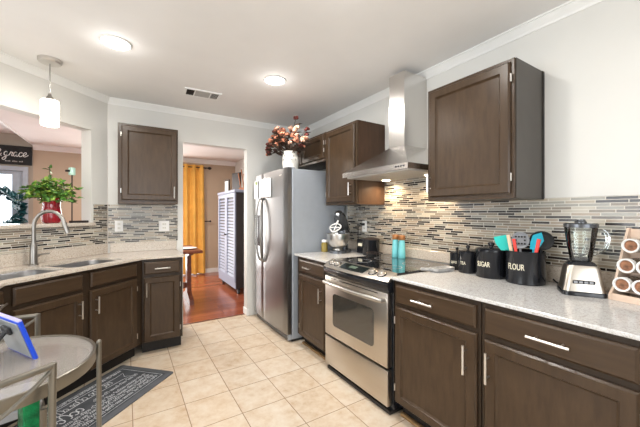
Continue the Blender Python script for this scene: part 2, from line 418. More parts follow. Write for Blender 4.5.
WX, BY, Q, H = 2.15, 3.85, 2.835, 2.515      # right wall, back wall, sink wall, ceiling

# ------------------------------------------------------------------ the shell
struct('floor', MB().prism([(-2.9, -2.2), (WX, -2.2), (WX, 3.94), (-0.16, 3.94), (-1.28, 2.82), (-2.9, 2.82)], -0.05, 0), M['tile'])
struct('floor_living', MB().prism([(-4.2, 2.94), (-1.16, 2.94), (-0.16, 3.94), (WX, 3.94), (WX, 7.1), (-4.2, 7.1)], -0.05, 0.004), M['plank'])
struct('ceiling', MB().prism([(-2.9, -2.2), (WX, -2.2), (WX, 3.97), (-0.21, 3.97), (-1.35, 2.83), (-2.9, 2.83)], H, H + 0.05), M['ceil'])
struct('ceiling_living', MB().prism([(-1.35, 2.83), (-0.21, 3.97), (WX, 3.97), (WX, 7.1), (-1.35, 7.1)], H - .01, H + .04), M['living_ceil'])
struct('ceiling_entry', bx(-4.2, -1.35, 2.94, 7.1, 2.66, 2.70), M['living_ceil'])
struct('trim_1', bx(-1.37, -1.35, 2.94, 7.1, H - .02, 2.66), M['trim'])
struct('wall_right', bx(WX, WX + .12, -2.2, 7.22, 0, 2.7), M['wall'])
struct('wall_back', MB().box(-0.16, 0.558, BY, BY + .12, 0, H).box(1.32, WX, BY, BY + .12, 0, H).box(0.558, 1.32, BY, BY + .12, 2.15, H), M['wall'])
ow = MB()
S0, S1, SO0, SO1, Z0, Z1 = 1.153, 2.66, 1.25, 2.43, 1.205, 2.135
ow.box(S0, S1, Q, Q + .12, 0, Z0); ow.box(S0, S1, Q, Q + .12, Z1, H); ow.box(SO1, S1, Q, Q + .12, Z0, Z1); ow.box(S0, SO0, Q, Q + .12, Z0, Z1)
for v in list(ow.bm.verts):     # mitre against the back wall
    if v.co.x > 2.6 and v.co.y < Q + .01: v.co.x = 2.607
o = struct('wall_sink', ow, M['wall']); o.rotation_euler = (0, 0, D45)
struct('wall_nook', bx(-4.2, -1.19, 2.82, 2.94, 0, 2.7), M['wall'])
# nook wall (left) with its window, rear wall with its window
struct('wall_left', MB().box(-3.02, -2.9, -2.2, 0.3, 0, H).box(-3.02, -2.9, 2.4, 2.82, 0, H).box(-3.02, -2.9, .3, 2.4, 0, .55).box(-3.02, -2.9, .3, 2.4, 2.25, H), M['wall'])
struct('wall_rear', MB().box(-3.02, -1.8, -2.32, -2.2, 0, H).box(1.2, WX + .12, -2.32, -2.2, 0, H).box(-1.8, 1.2, -2.32, -2.2, 0, .65).box(-1.8, 1.2, -2.32, -2.2, 2.25, H), M['wall'])
def window(n, x0, x1, y0, y1, z0, z1, bars):
    ax = 0 if (x1 - x0) > (y1 - y0) else 1
    f = MB(); t = 0.05
    f.box(x0, x1, y0, y1, z0, z0 + t).box(x0, x1, y0, y1, z1 - t, z1)
    for k in range(bars + 1):
        if ax == 0:
            c = x0 + (x1 - x0 - t) * k / bars; f.box(c, c + t, y0, y1, z0 + t, z1 - t)
        else:
            c = y0 + (y1 - y0 - t) * k / bars; f.box(x0, x1, c, c + t, z0 + t, z1 - t)
    o = struct('window_%d' % n, f, M['trim'])
    if ax == 0: MB().box(x0 + t, x1 - t, (y0 + y1) / 2 - .003, (y0 + y1) / 2 + .003, z0 + t, z1 - t).build('pane', M['pane'], o)
    else: MB().box((x0 + x1) / 2 - .003, (x0 + x1) / 2 + .003, y0 + t, y1 - t, z0 + t, z1 - t).build('pane', M['pane'], o)
window(1, -3.0, -2.94, 0.3, 2.4, .55, 2.25, 3)
window(2, -1.8, 1.2, -2.3, -2.24, .65, 2.25, 3)
# rooms beyond
struct('wall_living_far', MB().box(-1.35, 0.2, 7.1, 7.22, 0, H).box(1.35, WX, 7.1, 7.22, 0, H).box(.2, 1.35, 7.1, 7.22, 2.1, H), M['peach'])
struct('wall_entry', MB().box(-4.2, -2.36, 7.1, 7.22, 0, 2.7).box(-1.35 - .13, -1.35, 7.1, 7.22, 0, 2.7).box(-2.36, -1.48, 7.1, 7.22, 2.04, 2.7), M['entry_shaded'])
struct('wall_living_left', MB().box(-4.32, -4.2, 2.82, 4.0, 0, 2.7).box(-4.32, -4.2, 6.4, 7.22, 0, 2.7).box(-4.32, -4.2, 4.0, 6.4, 0, .8).box(-4.32, -4.2, 4.0, 6.4, 2.3, 2.7), M['peach'])
window(3, -4.3, -4.24, 4.0, 6.4, .8, 2.3, 3)
window(4, .2, 1.35, 7.13, 7.19, 0.005, 2.1, 2)
# crown mouldings
def crown(name, p0, p1, inward, drop=.062, proj=.045, z=H, mat='trim'):
    p0, p1, n = Vector((*p0, 0)), Vector((*p1, 0)), Vector((*inward, 0)).normalized()
    prof = [(0, -drop), (.006, -drop), (.010, -drop * .80), (proj * .45, -drop * .55), (proj * .75, -drop * .28), (proj * .80, -.012), (proj, -.010), (proj, 0), (0, 0)]
    d = (p1 - p0).normalized()
    loops = [[p + n * a + Vector((0, 0, z + b)) for a, b in prof] for p in (p0, p1)]
    return struct(name, MB().loft(loops), M[mat], smooth=False)
crown('trim_2', (WX, -2.2), (WX, BY), (-1, 0))
crown('trim_3', (-0.16, BY), (WX, BY), (0, -1))
c0, c1 = diag(S0, Q), diag(2.607, Q)
crown('trim_4', c0[:2], c1[:2], (1, -1))
crown('trim_5', (-1.35, 7.1), (WX, 7.1), (0, -1), .09, .06, H - .01, 'living_ceil')
struct('baseboard_living', MB().box(-1.35, .2, 7.085, 7.1, 0.004, .10).box(1.35, WX, 7.085, 7.1, 0.004, .10), M['trim'])
struct('baseboard_doorway', MB().box(1.312, 1.345, BY - .012, BY + .132, .004, .09, bev=.003), M['trim'])
struct('trim_6', bx(.558, 1.32, 3.925, 3.955, .0005, .0065, bev=.002), M['cherry'])

# ------------------------------------------------------------------ backsplash
struct('wall_tile_right', bx(WX - .008, WX - .0005, -.32, 2.80, 1.012, 1.413), M['mos_y'])
struct('wall_tile_hood', bx(WX - .008, WX - .0005, 1.425, 2.205, 1.4135, 1.70), M['mos_y'])
struct('wall_tile_back', bx(-.155, .50, BY - .008, BY - .0005, 1.012, 1.413), M['mos_x'])
o = struct('wall_tile_sink', MB().box(S0, 2.598, Q - .008, Q - .0005, 1.012, 1.198).box(2.452, 2.598, Q - .008, Q - .0005, 1.1985, 1.413), M['mos_x']); o.rotation_euler = (0, 0, D45)
# bar ledge of the pass-through
o = struct('window_sill', bx(SO0 - .02, SO1 + .02, Q - .035, Q + .30, Z0 - .005, Z0 + .028, bev=.005), M['granite_w']); o.rotation_euler = (0, 0, D45)

# ------------------------------------------------------------------ cabinets
def handle(parent, x, z, length, vertical, y=0.0):
    mb = MB(); yy = y - .032; h = length / 2
    if vertical:
        mb.tube([(x, yy, z - h), (x, yy, z + h)], .006)
        for s_ in (-1, 1): mb.tube([(x, y, z + s_ * h * .62), (x, yy, z + s_ * h * .62)], .0045, 8)
    else:
        mb.tube([(x - h, yy, z), (x + h, yy, z)], .006)
        for s_ in (-1, 1): mb.tube([(x + s_ * h * .62, y, z), (x + s_ * h * .62, yy, z)], .0045, 8)
    return mb.build('handle', M['nickel'], parent)
def door_panel(x0, x1, z0, z1, y, th=.02, st=.050):
    """framed door: flat stiles, a moulded step down to a sunk centre panel"""
    def lp(i, yy): return [(x0 + i, yy, z0 + i), (x1 - i, yy, z0 + i), (x1 - i, yy, z1 - i), (x0 + i, yy, z1 - i)]
    return MB().loft([lp(0, y), lp(0, y - th + .009), lp(.008, y - th), lp(st, y - th), lp(st + .003, y - th + .006), lp(st + .012, y - th + .013)])
def slab(x0, x1, z0, z1, y, th=.02):
    def lp(i, yy): return [(x0 + i, yy, z0 + i), (x1 - i, yy, z0 + i), (x1 - i, yy, z1 - i), (x0 + i, yy, z1 - i)]
    return MB().loft([lp(0, y), lp(0, y - th + .008), lp(.010, y - th)])
def hinges(door, x, zs, y):
    for z in zs: MB().tube([(x, y - .012, z - .022), (x, y - .012, z + .022)], .005, 8).build('hinge', M['nickel'], door)
def base_cabinet(label, loc, rot, w, d, fronts, ends=(True, True), name='base_cabinet', cat='cabinet', body_top=.8945, shoe=False, rows=None):
    t = thing(name, label, cat, loc, rot)
    b = MB().box(0, w, 0, d, .115, body_top, bev=.0015)
    b.build('body', M['cab_body'], t)
    MB().box(.003, w - .003, .075, d, 0.001, .115).build('toe_kick', M['kick'], t)
    if shoe: MB().box(.003, w - .003, .045, .075, .001, .022, bev=.006, seg=2).build('shoe_strip', M['shoe'], t)
    fronts_on(t, fronts)
    return t
def fronts_on(t, fronts):
    for f in fronts:
        x0, x1, z0, z1 = f['r']
        if f['k'] == 'door':
            o = door_panel(x0, x1, z0, z1, -.0005).build('door', M['cab'], t, smooth=False)
            hx = x0 - .004 if f.get('hinge') == 'l' else x1 + .004
            if f.get('hinge'): hinges(o, hx, (z0 + .09, z1 - .09), 0)
        else:
            o = slab(x0, x1, z0, z1, -.0005).build('drawer', M['cab_h'], t, smooth=False)
        for hx, hz, L, v in f.get('h', ()): handle(o, hx, hz, L, v, -.0205)
RX = R(-90)
base_cabinet('espresso base cabinet with one drawer and door right of the range', (1.465, 1.418, 0), RX, .572, .68, [
    dict(k='drawer', r=(.022, .552, .757, .868), h=[(.252, .808, .145, False)]),
    dict(k='door', r=(.018, .556, .122, .730), hinge='l', h=[(.508, .592, .145, True)])], shoe=True)
base_cabinet('espresso base cabinet under the countertop blender, wide drawer over door', (1.465, .842, 0), RX, .565, .68, [
    dict(k='drawer', r=(.020, .545, .745, .868), h=[(.29, .806, .15, False)]),
    dict(k='door', r=(.018, .547, .122, .718), hinge='r', h=[(.045, .597, .145, True)])], shoe=True)
base_cabinet('espresso base cabinet at near end of the right counter', (1.465, .273, 0), RX, .565, .68, [
    dict(k='drawer', r=(.020, .545, .757, .868), h=[(.28, .806, .15, False)]),
    dict(k='door', r=(.018, .547, .122, .730), hinge='r', h=[(.045, .597, .145, True)])], shoe=True)
base_cabinet('narrow espresso base cabinet between the fridge and the range', (1.465, 2.735, 0), RX, .535, .68, [
    dict(k='drawer', r=(.055, .510, .755, .866), h=[(.25, .808, .13, False)]),
    dict(k='door', r=(.055, .510, .122, .728), hinge='l', h=[(.47, .60, .13, True)])], shoe=True)
base_cabinet('narrow espresso base cabinet beside the doorway with light switch plates above', (.126, 3.28, 0), 0, .345, .565, [
    dict(k='drawer', r=(.016, .315, .752, .868), h=[(.165, .806, .13, False)]),
    dict(k='door', r=(.013, .320, .122, .722), hinge='r', h=[(.035, .615, .13, True)])])['label'] = 'narrow espresso base cabinet beside the doorway, under the wall outlets'
p = diag(1.346, 2.23)
base_cabinet('two-door espresso sink base cabinet set on the diagonal under the faucet', p, D45, 1.058, .595, [
    dict(k='drawer', r=(.055, .485, .757, .868)), dict(k='drawer', r=(.550, .985, .757, .868)),
    dict(k='door', r=(.055, .490, .122, .732), h=[(.455, .615, .13, True)]),
    dict(k='door', r=(.545, .990, .122, .732), hinge='r', h=[(.585, .615, .13, True)])], name='sink_cabinet', body_top=.705)
# the sink cabinet's upper rails close the front above the low carcass
so = [o for o in bpy.data.objects if o.name.startswith('sink_cabinet')][0]
MB().box(0, 1.058, 0, .02, .706, .8945).build('face_rail', M['cab_body'], so)

def upper_cabinet(label, loc, rot, w, d, z0, z1, fronts, side=None):
    t = thing('wall_cabinet', label, 'cabinet', (loc[0], loc[1], z0), rot)
    h = z1 - z0
    MB().box(0, w, 0, d, 0, h, bev=.0015).build('body', M['cab'], t)
    if side == 'r': MB().box(w - .0005, w + .004, .012, d, .0, h).build('end_panel', M['cab_in'], t)
    if side == 'r': MB().box(w + .0005, w + .007, d - .028, d, .0, h).build('dark_gap_strip', M['kick'], t)  # dark strip drawn for the dark gap along the wall
    if side == 'v': MB().box(w - .0005, w + .003, .012, d, .0, h).build('end_panel', M['cab_side'], t)
    for f in fronts:
        x0, x1, a, b_ = f['r']
        f['r'] = (x0, x1, a - z0, b_ - z0); f['h'] = [(hx, hz - z0, L, v) for hx, hz, L, v in f.get('h', ())]
    fronts_on(t, fronts)
    return t
upper_cabinet('dark espresso wall cabinet beside the range hood on the right', (1.80, 1.423, 0), RX, .57, .345, 1.405, 2.178,
    [dict(k='door', r=(.022, .553, 1.432, 2.158), hinge='r', h=[(.036, 1.53, .12, True)])], 'r')
upper_cabinet('dark espresso wall cabinet over the stand mixer, left of the range hood', (1.80, 2.729, 0), RX, .522, .345, 1.405, 2.185,
    [dict(k='door', r=(.022, .495, 1.432, 2.165), hinge='l', h=[(.455, 1.55, .12, True)])], 'v')
upper_cabinet('short espresso wall cabinet above the refrigerator behind the flowers', (1.80, 3.72, 0), RX, .985, .345, 1.885, 2.190,
    [dict(k='door', r=(.02, .485, 1.91, 2.17), hinge='l'), dict(k='door', r=(.50, .962, 1.91, 2.17), hinge='r')])
upper_cabinet('dark espresso wall cabinet on the back wall left of the doorway', (-.067, 3.52, 0), 0, .528, .325, 1.415, 2.196,
    [dict(k='door', r=(.030, .516, 1.452, 2.176), hinge='l', h=[(.487, 1.535, .12, True)])])

# ------------------------------------------------------------------ worktops
def hole(s0, s1, q0, q1): return [diag(a, b)[:2] for a, b in rrect(s0, s1, q0, q1, .06, 5)]
HB = [(1.30, 1.79, 2.295, 2.645), (1.825, 2.295, 2.295, 2.645)]
outline = [(.487, BY - .001), (.487, 3.25), (.139, 3.25), (-.60, 2.511), (-.60, 2.19), (-1.185, 2.19), (-1.185, 2.82)]
cc = diag(2.605, Q - .001); outline.append(diag(1.158, Q - .001)[:2]); outline.append(cc[:2])
o = MB().prism(outline, .896, .914, [hole(*h) for h in HB]).build('worktop', M['granite_w'], ang=20)
tag(o, 'beige speckled granite worktop holding the sink along the left', 'countertop')
o = MB().box(1.44, WX - .001, -.32, 1.424, .896, .914, bev=.003).build('worktop', M['granite'])
tag(o, 'pale speckled granite worktop under the black canisters and blender', 'countertop')
o = MB().box(1.44, WX - .001, 2.197, 2.778, .896, .914, bev=.003).build('worktop', M['granite'])
tag(o, 'short pale granite worktop between the fridge and the range', 'countertop')
# low stone upstands under the mosaic
o = MB().box(WX - .02, WX - .001, -.32, 1.424, .9145, 1.0115, bev=.002).build('stone_upstand', M['granite_w'])
tag(o, 'speckled granite upstand along the wall behind the black canisters', 'backsplash')
o = MB().box(WX - .02, WX - .001, 1.4245, 2.778, .9285, 1.0115, bev=.002).build('stone_upstand', M['granite_w'])
tag(o, 'speckled granite upstand along the wall behind the range and mixer', 'backsplash')
o = MB().box(1.16, 2.59, Q - .02, Q - .001, .9145, 1.0115, bev=.002).build('stone_upstand', M['granite_w']); o.rotation_euler = (0, 0, D45)
tag(o, 'speckled granite upstand behind the kitchen faucet on the diagonal wall', 'backsplash')
o = MB().box(-.140, .487, BY - .02, BY - .001, .9145, 1.0115, bev=.002).build('stone_upstand', M['granite_w'])
tag(o, 'speckled granite upstand below the outlets on the back wall', 'backsplash')

# ------------------------------------------------------------------ sink and faucet
t = thing('kitchen_sink', 'double bowl stainless undermount sink in the beige granite worktop', 'sink', diag(1.772, 2.485, .72), D45)
for (s0, s1, q0, q1) in HB:
    L = []
    for i, z in ((-.012, .8955), (-.001, .895), (.004, .887), (.018, .76), (.05, .725), (.12, .722)):
        r = max(.065 - i * .2, .02)
        L.append([(a - 1.772, b - 2.485, z - .72) for a, b in rrect(s0 + i, s1 - i, q0 + i, q1 - i, r, 5)])
    bo = MB().loft(L, cap=False)
    top = [(a - 1.772, b - 2.485, .722 - .72) for a, b in rrect(s0 + .12, s1 - .12, q0 + .12, q1 - .12, .041, 5)]
    f = bo.bm.faces.new([bo.bm.verts.new(v) for v in top])
    bw = bo.build('bowl', M['sinksteel'], t)
    MB().lathe([(.045, .003), (.045, .006), (.03, .004), (.0, .004)], 20, ((s0 + s1) / 2 - 1.772, (q0 + q1) / 2 - 2.485, 0)).build('drain', M['dgrey'], bw)
fb = (1.855, 2.72)
t = thing('kitchen_faucet', 'brushed nickel gooseneck faucet with a side lever at the sink', 'faucet', diag(*fb, .9145), D45)
MB().lathe([(.034, 0), (.034, .006), (.026, .012), (.024, .10), (.021, .16), (.0165, .17), (.0165, .176)], 20).build('base', M['pewter'], t)
arc = [(0, 0, .17), (0, 0, .30)]
for k in range(11):
    a = math.pi * k / 10 * .93
    arc.append((.052 * (1 - math.cos(a)), -.085 * (1 - math.cos(a)), .30 + .125 * math.sin(a)))
MB().tube(arc, .0135, 14).build('spout', M['pewter'], t)
e = Vector(arc[-1]); d = (e - Vector(arc[-2])).normalized()
MB().tube([e - d * .005, e + d * .035, e + d * .085], .0165, 14).build('spray_head', M['pewter'], t)
MB().tube([(.02, -.005, .075), (.05, -.012, .08), (.10, -.02, .082)], .0065, 10).ball((.024, -.005, .075), .015).build('lever', M['pewter'], t)

base_cabinet('short espresso base cabinet under the far left tip of the beige worktop', (-.625, 2.20, 0), R(90), .325, .54, [
    dict(k='drawer', r=(.016, .309, .757, .868), h=[(.16, .806, .13, False)]),
    dict(k='door', r=(.013, .312, .122, .730), h=[(.05, .615, .13, True)])])

# ------------------------------------------------------------------ range
RWd = .752
t = thing('range', 'stainless slide-in electric range with black glass cooktop', 'range', (1.452, 2.187, 0), RX)
MB().box(0, RWd, .022, .66, .03, .900, bev=.002).build('body', M['black'], t)
def bow(x, k): return k * (1 - (2 * x / RWd - 1) ** 2)
def sweep(prof, k, x0=0.0, x1=RWd, n=18):
    """profile (y, z, bow share) carried across the width; the front bows out in the middle"""
    return MB().loft([[(x, y - bow(x, k) * c, z) for y, z, c in prof] for x in [x0 + (x1 - x0) * i / n for i in range(n + 1)]])
sweep([(.055, .890, 0), (.055, .929, 0), (-.020, .889, 1), (-.030, .879, 1), (-.020, .872, 1)], .035).build('control_panel', M['steel_h'], t)
sweep([(.02, .889, 0), (-.022, .8715, 1), (-.032, .858, 1), (-.030, .832, .9), (-.012, .806, .6), (.02, .803, 0)], .035).build('front_band', M['black'], t)
ct = MB().box(-.002, RWd + .002, .056, .655, .9005, .926, bev=.003).build('cooktop', M['blackglass'], t)
for (x, y, r) in ((.20, .20, .095), (.56, .20, .075), (.20, .46, .075), (.56, .46, .10)):
    MB().lathe([(r, .9262), (r, .9266), (r - .004, .9266), (r - .004, .9262)], 40, (x, y, 0), cap=False).build('burner_ring', M['grey'], ct)
def pan(x, u):      # point on the sloped panel; u 0 (back) .. 1 (front)
    return Vector((x, .055 + (-.020 - bow(x, .035) - .055) * u, .929 - .040 * u))
def pnorm(x): 
    a = pan(x, 1) - pan(x, 0); n = Vector((0, a.z, -a.y)).normalized(); return n if n.z > 0 else -n
L = []
for x in [.215 + .29 * i / 8 for i in range(9)]:
    n = pnorm(x); L.append([pan(x, .15) - n * .002, pan(x, .85) - n * .002, pan(x, .85) + n * .002, pan(x, .15) + n * .002])
ds = MB().loft(L).build('display', M['display'], t)
L = []
for x in [.315 + .08 * i / 4 for i in range(5)]:
    n = pnorm(x); L.append([pan(x, .3) + n * .001, pan(x, .6) + n * .001, pan(x, .6) + n * .003, pan(x, .3) + n * .003])
MB().loft(L).build('readout', M['lcd'], ds)
for x in (.075, .155, .575, .66):
    n = pnorm(x); c = pan(x, .52)
    mt = Matrix.Translation(c) @ n.to_track_quat('Z', 'Y').to_matrix().to_4x4()
    MB().lathe([(.027, -.002), (.027, .004), (.021, .006), (.019, .022), (.016, .025), (0, .025)], 20, mat=mt).add(bx(-.0035, .0035, -.017, .017, .022, .033).bm, mt).build('knob', M['nickel'], t)
    MB().lathe([(.034, -.002), (.034, .003), (.030, .0045), (.0275, .0045), (.0275, -.002)], 24, mat=mt, cap=False).build('knob_ring', M['black'], t)
# oven door with its dark window
dr = MB().box(.006, RWd - .012, -.022, .020, .312, .800, bev=.005, seg=2).build('oven_door', M['steel_h'], t)
win = [(x, z) for x, z in rrect(.122, .612, .405, .668, .03, 5)]
MB().loft([[(x, -.0225, z) for x, z in win], [(x, -.0245, z) for x, z in win]]).build('oven_window', M['ovenglass'], dr)
hb = [(.035 + .682 * i / 12, -.052 - .022 * math.sin(math.pi * i / 12), .752) for i in range(13)]
MB().tube([(.035, -.02, .752)] + hb + [(.717, -.02, .752)], .0145, 12).build('handle', M['nickel'], dr)
MB().box(.10, .65, -.0235, -.021, .783, .788).build('vent_slot', M['black'], dr)
MB().box(.006, RWd - .012, -.022, .020, .062, .296, bev=.006, seg=2).build('storage_drawer', M['steel_h'], t)
MB().box(.01, RWd - .01, .0, .60, .008, .030).build('plinth', M['kick'], t)
for x in (.04, RWd - .04):
    for y in (.08, .60): MB().lathe([(.018, 0.001), (.018, .008)], 12, (x, y, 0)).build('foot', M['black'], t)

# ------------------------------------------------------------------ refrigerator
FW = .928
t = thing('refrigerator', 'tall stainless side-by-side refrigerator with grey side beside the doorway', 'refrigerator', (1.437, 3.735, 0), RX)
MB().box(0, FW, 0, .665, .03, 1.782, bev=.004).build('case', M['fridge_side'], t)
def fdoor(x0, x1, z0=.085, z1=1.79):
    n = 12; L = []
    for i in range(n + 1):
        x = x0 + (x1 - x0) * i / n; e = min(i, n - i) / n
        yb = -.058 - .020 * (1 - (2 * x / FW - 1) ** 2)
        if i in (0, n): yb += .008
        L.append([(x, -.004, z0), (x, yb + .006, z0), (x, yb, z0 + .006), (x, yb, z1 - .006), (x, yb + .006, z1), (x, -.004, z1)])
    return MB().loft(L)
fz = fdoor(.002, .312).build('freezer_door', M['fsteel'], t)
fd = fdoor(.318, FW - .002).build('fridge_door', M['fsteel'], t)
def fhandle(x, sgn, par):
    pts = [(x, -.07, 1.50), (x + sgn * .004, -.105, 1.46), (x + sgn * .022, -.125, 1.30), (x + sgn * .030, -.130, 1.13), (x + sgn * .022, -.125, .96), (x + sgn * .004, -.105, .80), (x, -.07, .76)]
    MB().tube(pts, .0115, 12, smooth=5).build('handle', M['pewter'], par)
fhandle(.272, -1, fz); fhandle(.358, 1, fd)
MB().box(.06, .235, -.0795, -.068, .93, 1.30, bev=.01, seg=2).build('dispenser', M['dgrey'], fz)
MB().box(.01, FW - .01, .0, .62, .006, .0295).build('grille', M['blackmat'], t)
MB().box(.01, FW - .01, -.03, .0, .02, .08).build('kick_plate', M['dgrey'], t)
MB().box(FW - .10, FW - .012, -.05, .04, 1.7825, 1.80, bev=.004).build('hinge_cover', M['grey'], t)
MB().box(FW - .012, FW + .0, -.045, -.005, .03, .08).build('lower_hinge', M['fridge_side'], t)
MB().box(.76, .82, -.0715, -.066, 1.715, 1.728, bev=.002).build('badge', M['nickel'], fd)
m = thing('magnetic_holder', 'white paper holder stuck high on the fridge door', 'organizer', (1.356, 3.25, 1.50), RX)
MB().box(-.10, .10, -.035, -.0005, 0, .215, bev=.006).build('box', M['white'], m)
MB().box(-.085, .065, -.036, -.0345, .02, .20).build('note', M['ceramic'], m)
o = MB().box(-.07, .05, -.004, 0, 0, .22, bev=.001).build('paper_sheet', M['white'], loc=(1.362, 3.62, 1.50), rot=(0, 0, RX)); tag(o, 'white paper sheet stuck to the freezer door', 'paper')
o = MB().lathe([(.022, 0), (.022, .008), (.016, .012)], 14, mat=Matrix.Rotation(R(90), 4, 'X')).build('magnet', M['leaf2'], loc=(1.364, 3.62, 1.69), rot=(0, 0, RX)); tag(o, 'yellow-green round magnet holding the paper on the freezer door', 'magnet')

# ------------------------------------------------------------------ range hood
t = thing('range_hood', 'stainless chimney range hood with lit underside above the range', 'range hood', (1.635, 1.835, 1.635))
w2, dep = .375, .513
def hl(x0, x1, y0, y1, z): return [(x0, y0, z), (x1, y0, z), (x1, y1, z), (x0, y1, z)]
cy0, cy1 = -.130, .045      # chimney sides
MB().loft([hl(0, dep, -w2, w2, .0), hl(0, dep, -w2, w2, .040), hl(.003, dep, -w2 + .003, w2 - .003, .0425), hl(.225, dep, cy0 - .01, cy1 + .01, .222), hl(.235, dep, cy0, cy1, .232)]).build('canopy', M['hoodsteel'], t, smooth=False)
MB().box(.238, dep, cy0 + .003, cy1 - .003, .2315, .56).box(.241, dep, cy0 + .006, cy1 - .006, .56, .828).build('chimney', M['hoodsteel'], t, smooth=False)
fl = MB()
fl.box(.03, dep - .04, -w2 + .03, w2 - .03, -.008, -.0005); fl.build('filter', M['vent_grey'], t)
for y in (-.24, .24):
    lamp = MB().lathe([(.032, -.012), (.036, -.012), (.036, -.004), (0, -.004)], 20, (.40, y, 0)).build('lamp', M['hoodlens'], t)
    l = area('hood_lamp_light', (1.635 + .40, 1.835 + y, 1.615), (0, 0, 0), .06, .06, 2.4, (1.0, .76, .48), 'DISK', 150)
for k in range(4):
    MB().box(-.004, .0005, -w2 + .03 + k * .024, -w2 + .046 + k * .024, .014, .026, bev=.002).build('button', M['dgrey'], t)

# ------------------------------------------------------------------ ceiling fittings
def can(x, y, label, power):
    t = thing('ceiling_light', label, 'ceiling light', (x, y, H), 0)
    MB().lathe([(.098, 0), (.098, -.004), (.088, -.010), (.084, -.006), (.084, 0)], 36, cap=False).build('trim_ring', M['trim'], t)
    MB().lathe([(.0835, -.001), (.0835, -.007), (.07, -.016), (.04, -.022), (0, -.024)], 32, cap=True).build('lens', M['lens'], t)
    area('ceiling_light_beam', (x, y, H - .03), (0, 0, 0), .15, .15, power, (1.0, .96, .90), 'DISK', 170)
    point('ceiling_light_glow', (x, y, H - .06), power * .075, (1.0, .97, .93), .03)
can(-.059, 2.575, 'round recessed ceiling light nearest the sink pendant', 11)
can(1.127, 2.538, 'round recessed ceiling light in front of the refrigerator', 11)
can(.93, 1.20, 'round recessed ceiling light above the right counter aisle', 11)
can(-.1, .4, 'added unseen recessed ceiling light near the camera', 11)  # extra light added out of view, none is seen here
t = thing('ceiling_light', 'added unseen flush round ceiling light brightening the dining room', 'ceiling light', (.2, 5.2, H - .0105))  # unseen fitting added to carry the dining fill light
MB().lathe([(.20, 0), (.20, -.02), (.19, -.025), (.19, 0)], 32, cap=False).build('trim_ring', M['trim'], t)
MB().lathe([(.188, -.001), (.188, -.03), (.15, -.06), (0, -.075)], 32).build('lens', M['shade'], t)
t = thing('ceiling_vent', 'rectangular white ceiling air vent above the doorway', 'vent', (.645, 3.22, H), R(-3))
f = MB(); X, Yv = .17, .098
f.box(-X, X, -Yv, -Yv + .022, -.008, 0).box(-X, X, Yv - .022, Yv, -.008, 0).box(-X, -X + .022, -Yv + .022, Yv - .022, -.008, 0).box(X - .022, X, -Yv + .022, Yv - .022, -.008, 0)
f.box(-.078, -.068, -Yv + .022, Yv - .022, -.008, 0).box(.068, .078, -Yv + .022, Yv - .022, -.008, 0)
f.build('frame', M['trim'], t)
MB().box(-X + .02, X - .02, -Yv + .02, Yv - .02, -.0015, -.0005).build('duct_opening', M['vent_dark'], t)  # dark sheet stands in for the shade inside the duct
for k in range(7):
    y = -.066 + k * .022
    s_ = MB().box(-.068, .068, y - .009, y + .009, -.006, -.004).build('slat', M['vent_grey'], t)
for k in range(5):
    for sx in (-1, 1):
        x = sx * (.086 + k * .0125)
        MB().box(x - .002, x + .002, -.076, .076, -.008, -.002).build('slat', M['vent_grey'] if sx > 0 else M['vent_dark'], t)  # left slats painted in the duct's shade colour, right ones grey
px, py = -.499, 3.133
t = thing('pendant_lamp', 'white glass cylinder pendant lamp hanging over the sink', 'pendant lamp', (px, py, H))
MB().lathe([(.074, 0), (.074, -.022), (.067, -.030), (.012, -.034)], 32).build('ceiling_canopy', M['nickel'], t)
MB().tube([(0, 0, -.032), (0, 0, -.27)], .0035, 8).build('rod', M['pewter'], t)
MB().lathe([(.008, -.262), (.014, -.285), (.024, -.298), (.028, -.318), (.028, -.322)], 20).build('cap', M['pewter'], t)
MB().lathe([(.028, -.318), (.053, -.320), (.056, -.326), (.056, -.512), (.053, -.515), (.049, -.512), (.049, -.33), (.028, -.326)], 32, cap=False).build('glass_shade', M['shade'], t)
MB().ball((0, 0, -.41), .028, (1, 1, 1.2)).build('bulb', M['lens'], t)

# ------------------------------------------------------------------ outlets
def outlet(loc, rot, label):
    t = thing('wall_outlet', label, 'outlet', loc, rot)
    MB().box(-.036, .036, -.006, 0, -.058, .058, bev=.003).build('cover_plate', M['white'], t)
    for z in (-.021, .021):
        s_ = MB().loft([[(x, -.0062, zz + z) for x, zz in rrect(-.016, .016, -.014, .014, .009)], [(x, -.008, zz + z) for x, zz in rrect(-.016, .016, -.014, .014, .009)]]).build('socket', M['ceramic'], t)
        MB().box(-.008, -.005, -.0085, -.0079, z - .005, z + .006).box(.005, .008, -.0085, -.0079, z - .005, z + .006).build('slot', M['blackmat'], s_)
    return t
outlet((-.062, BY - .0085, 1.188), 0, 'white duplex outlet on the mosaic under left end of wall cabinet')
outlet((.361, BY - .0085, 1.18), 0, 'wide white outlet plate on the mosaic beside the doorway').scale = (1.45, 1, 1)
outlet((WX - .0085, 2.50, 1.185), RX, 'white duplex outlet on the mosaic behind the dark canisters with plug')
t = thing('power_cord', 'black plug and cord in the outlet by the stand mixer', 'cord', (WX - .0085, 2.50, 1.185), RX)
MB().box(-.014, .014, -.040, -.0086, .008, .034, bev=.004).build('plug', M['blackmat'], t)
MB().tube([(0, -.038, .021), (-.03, -.055, .0), (-.05, -.05, -.06), (-.05, -.045, -.18), (-.045, -.045, -.26)], .004, 8, smooth=5).build('cable', M['blackmat'], t)

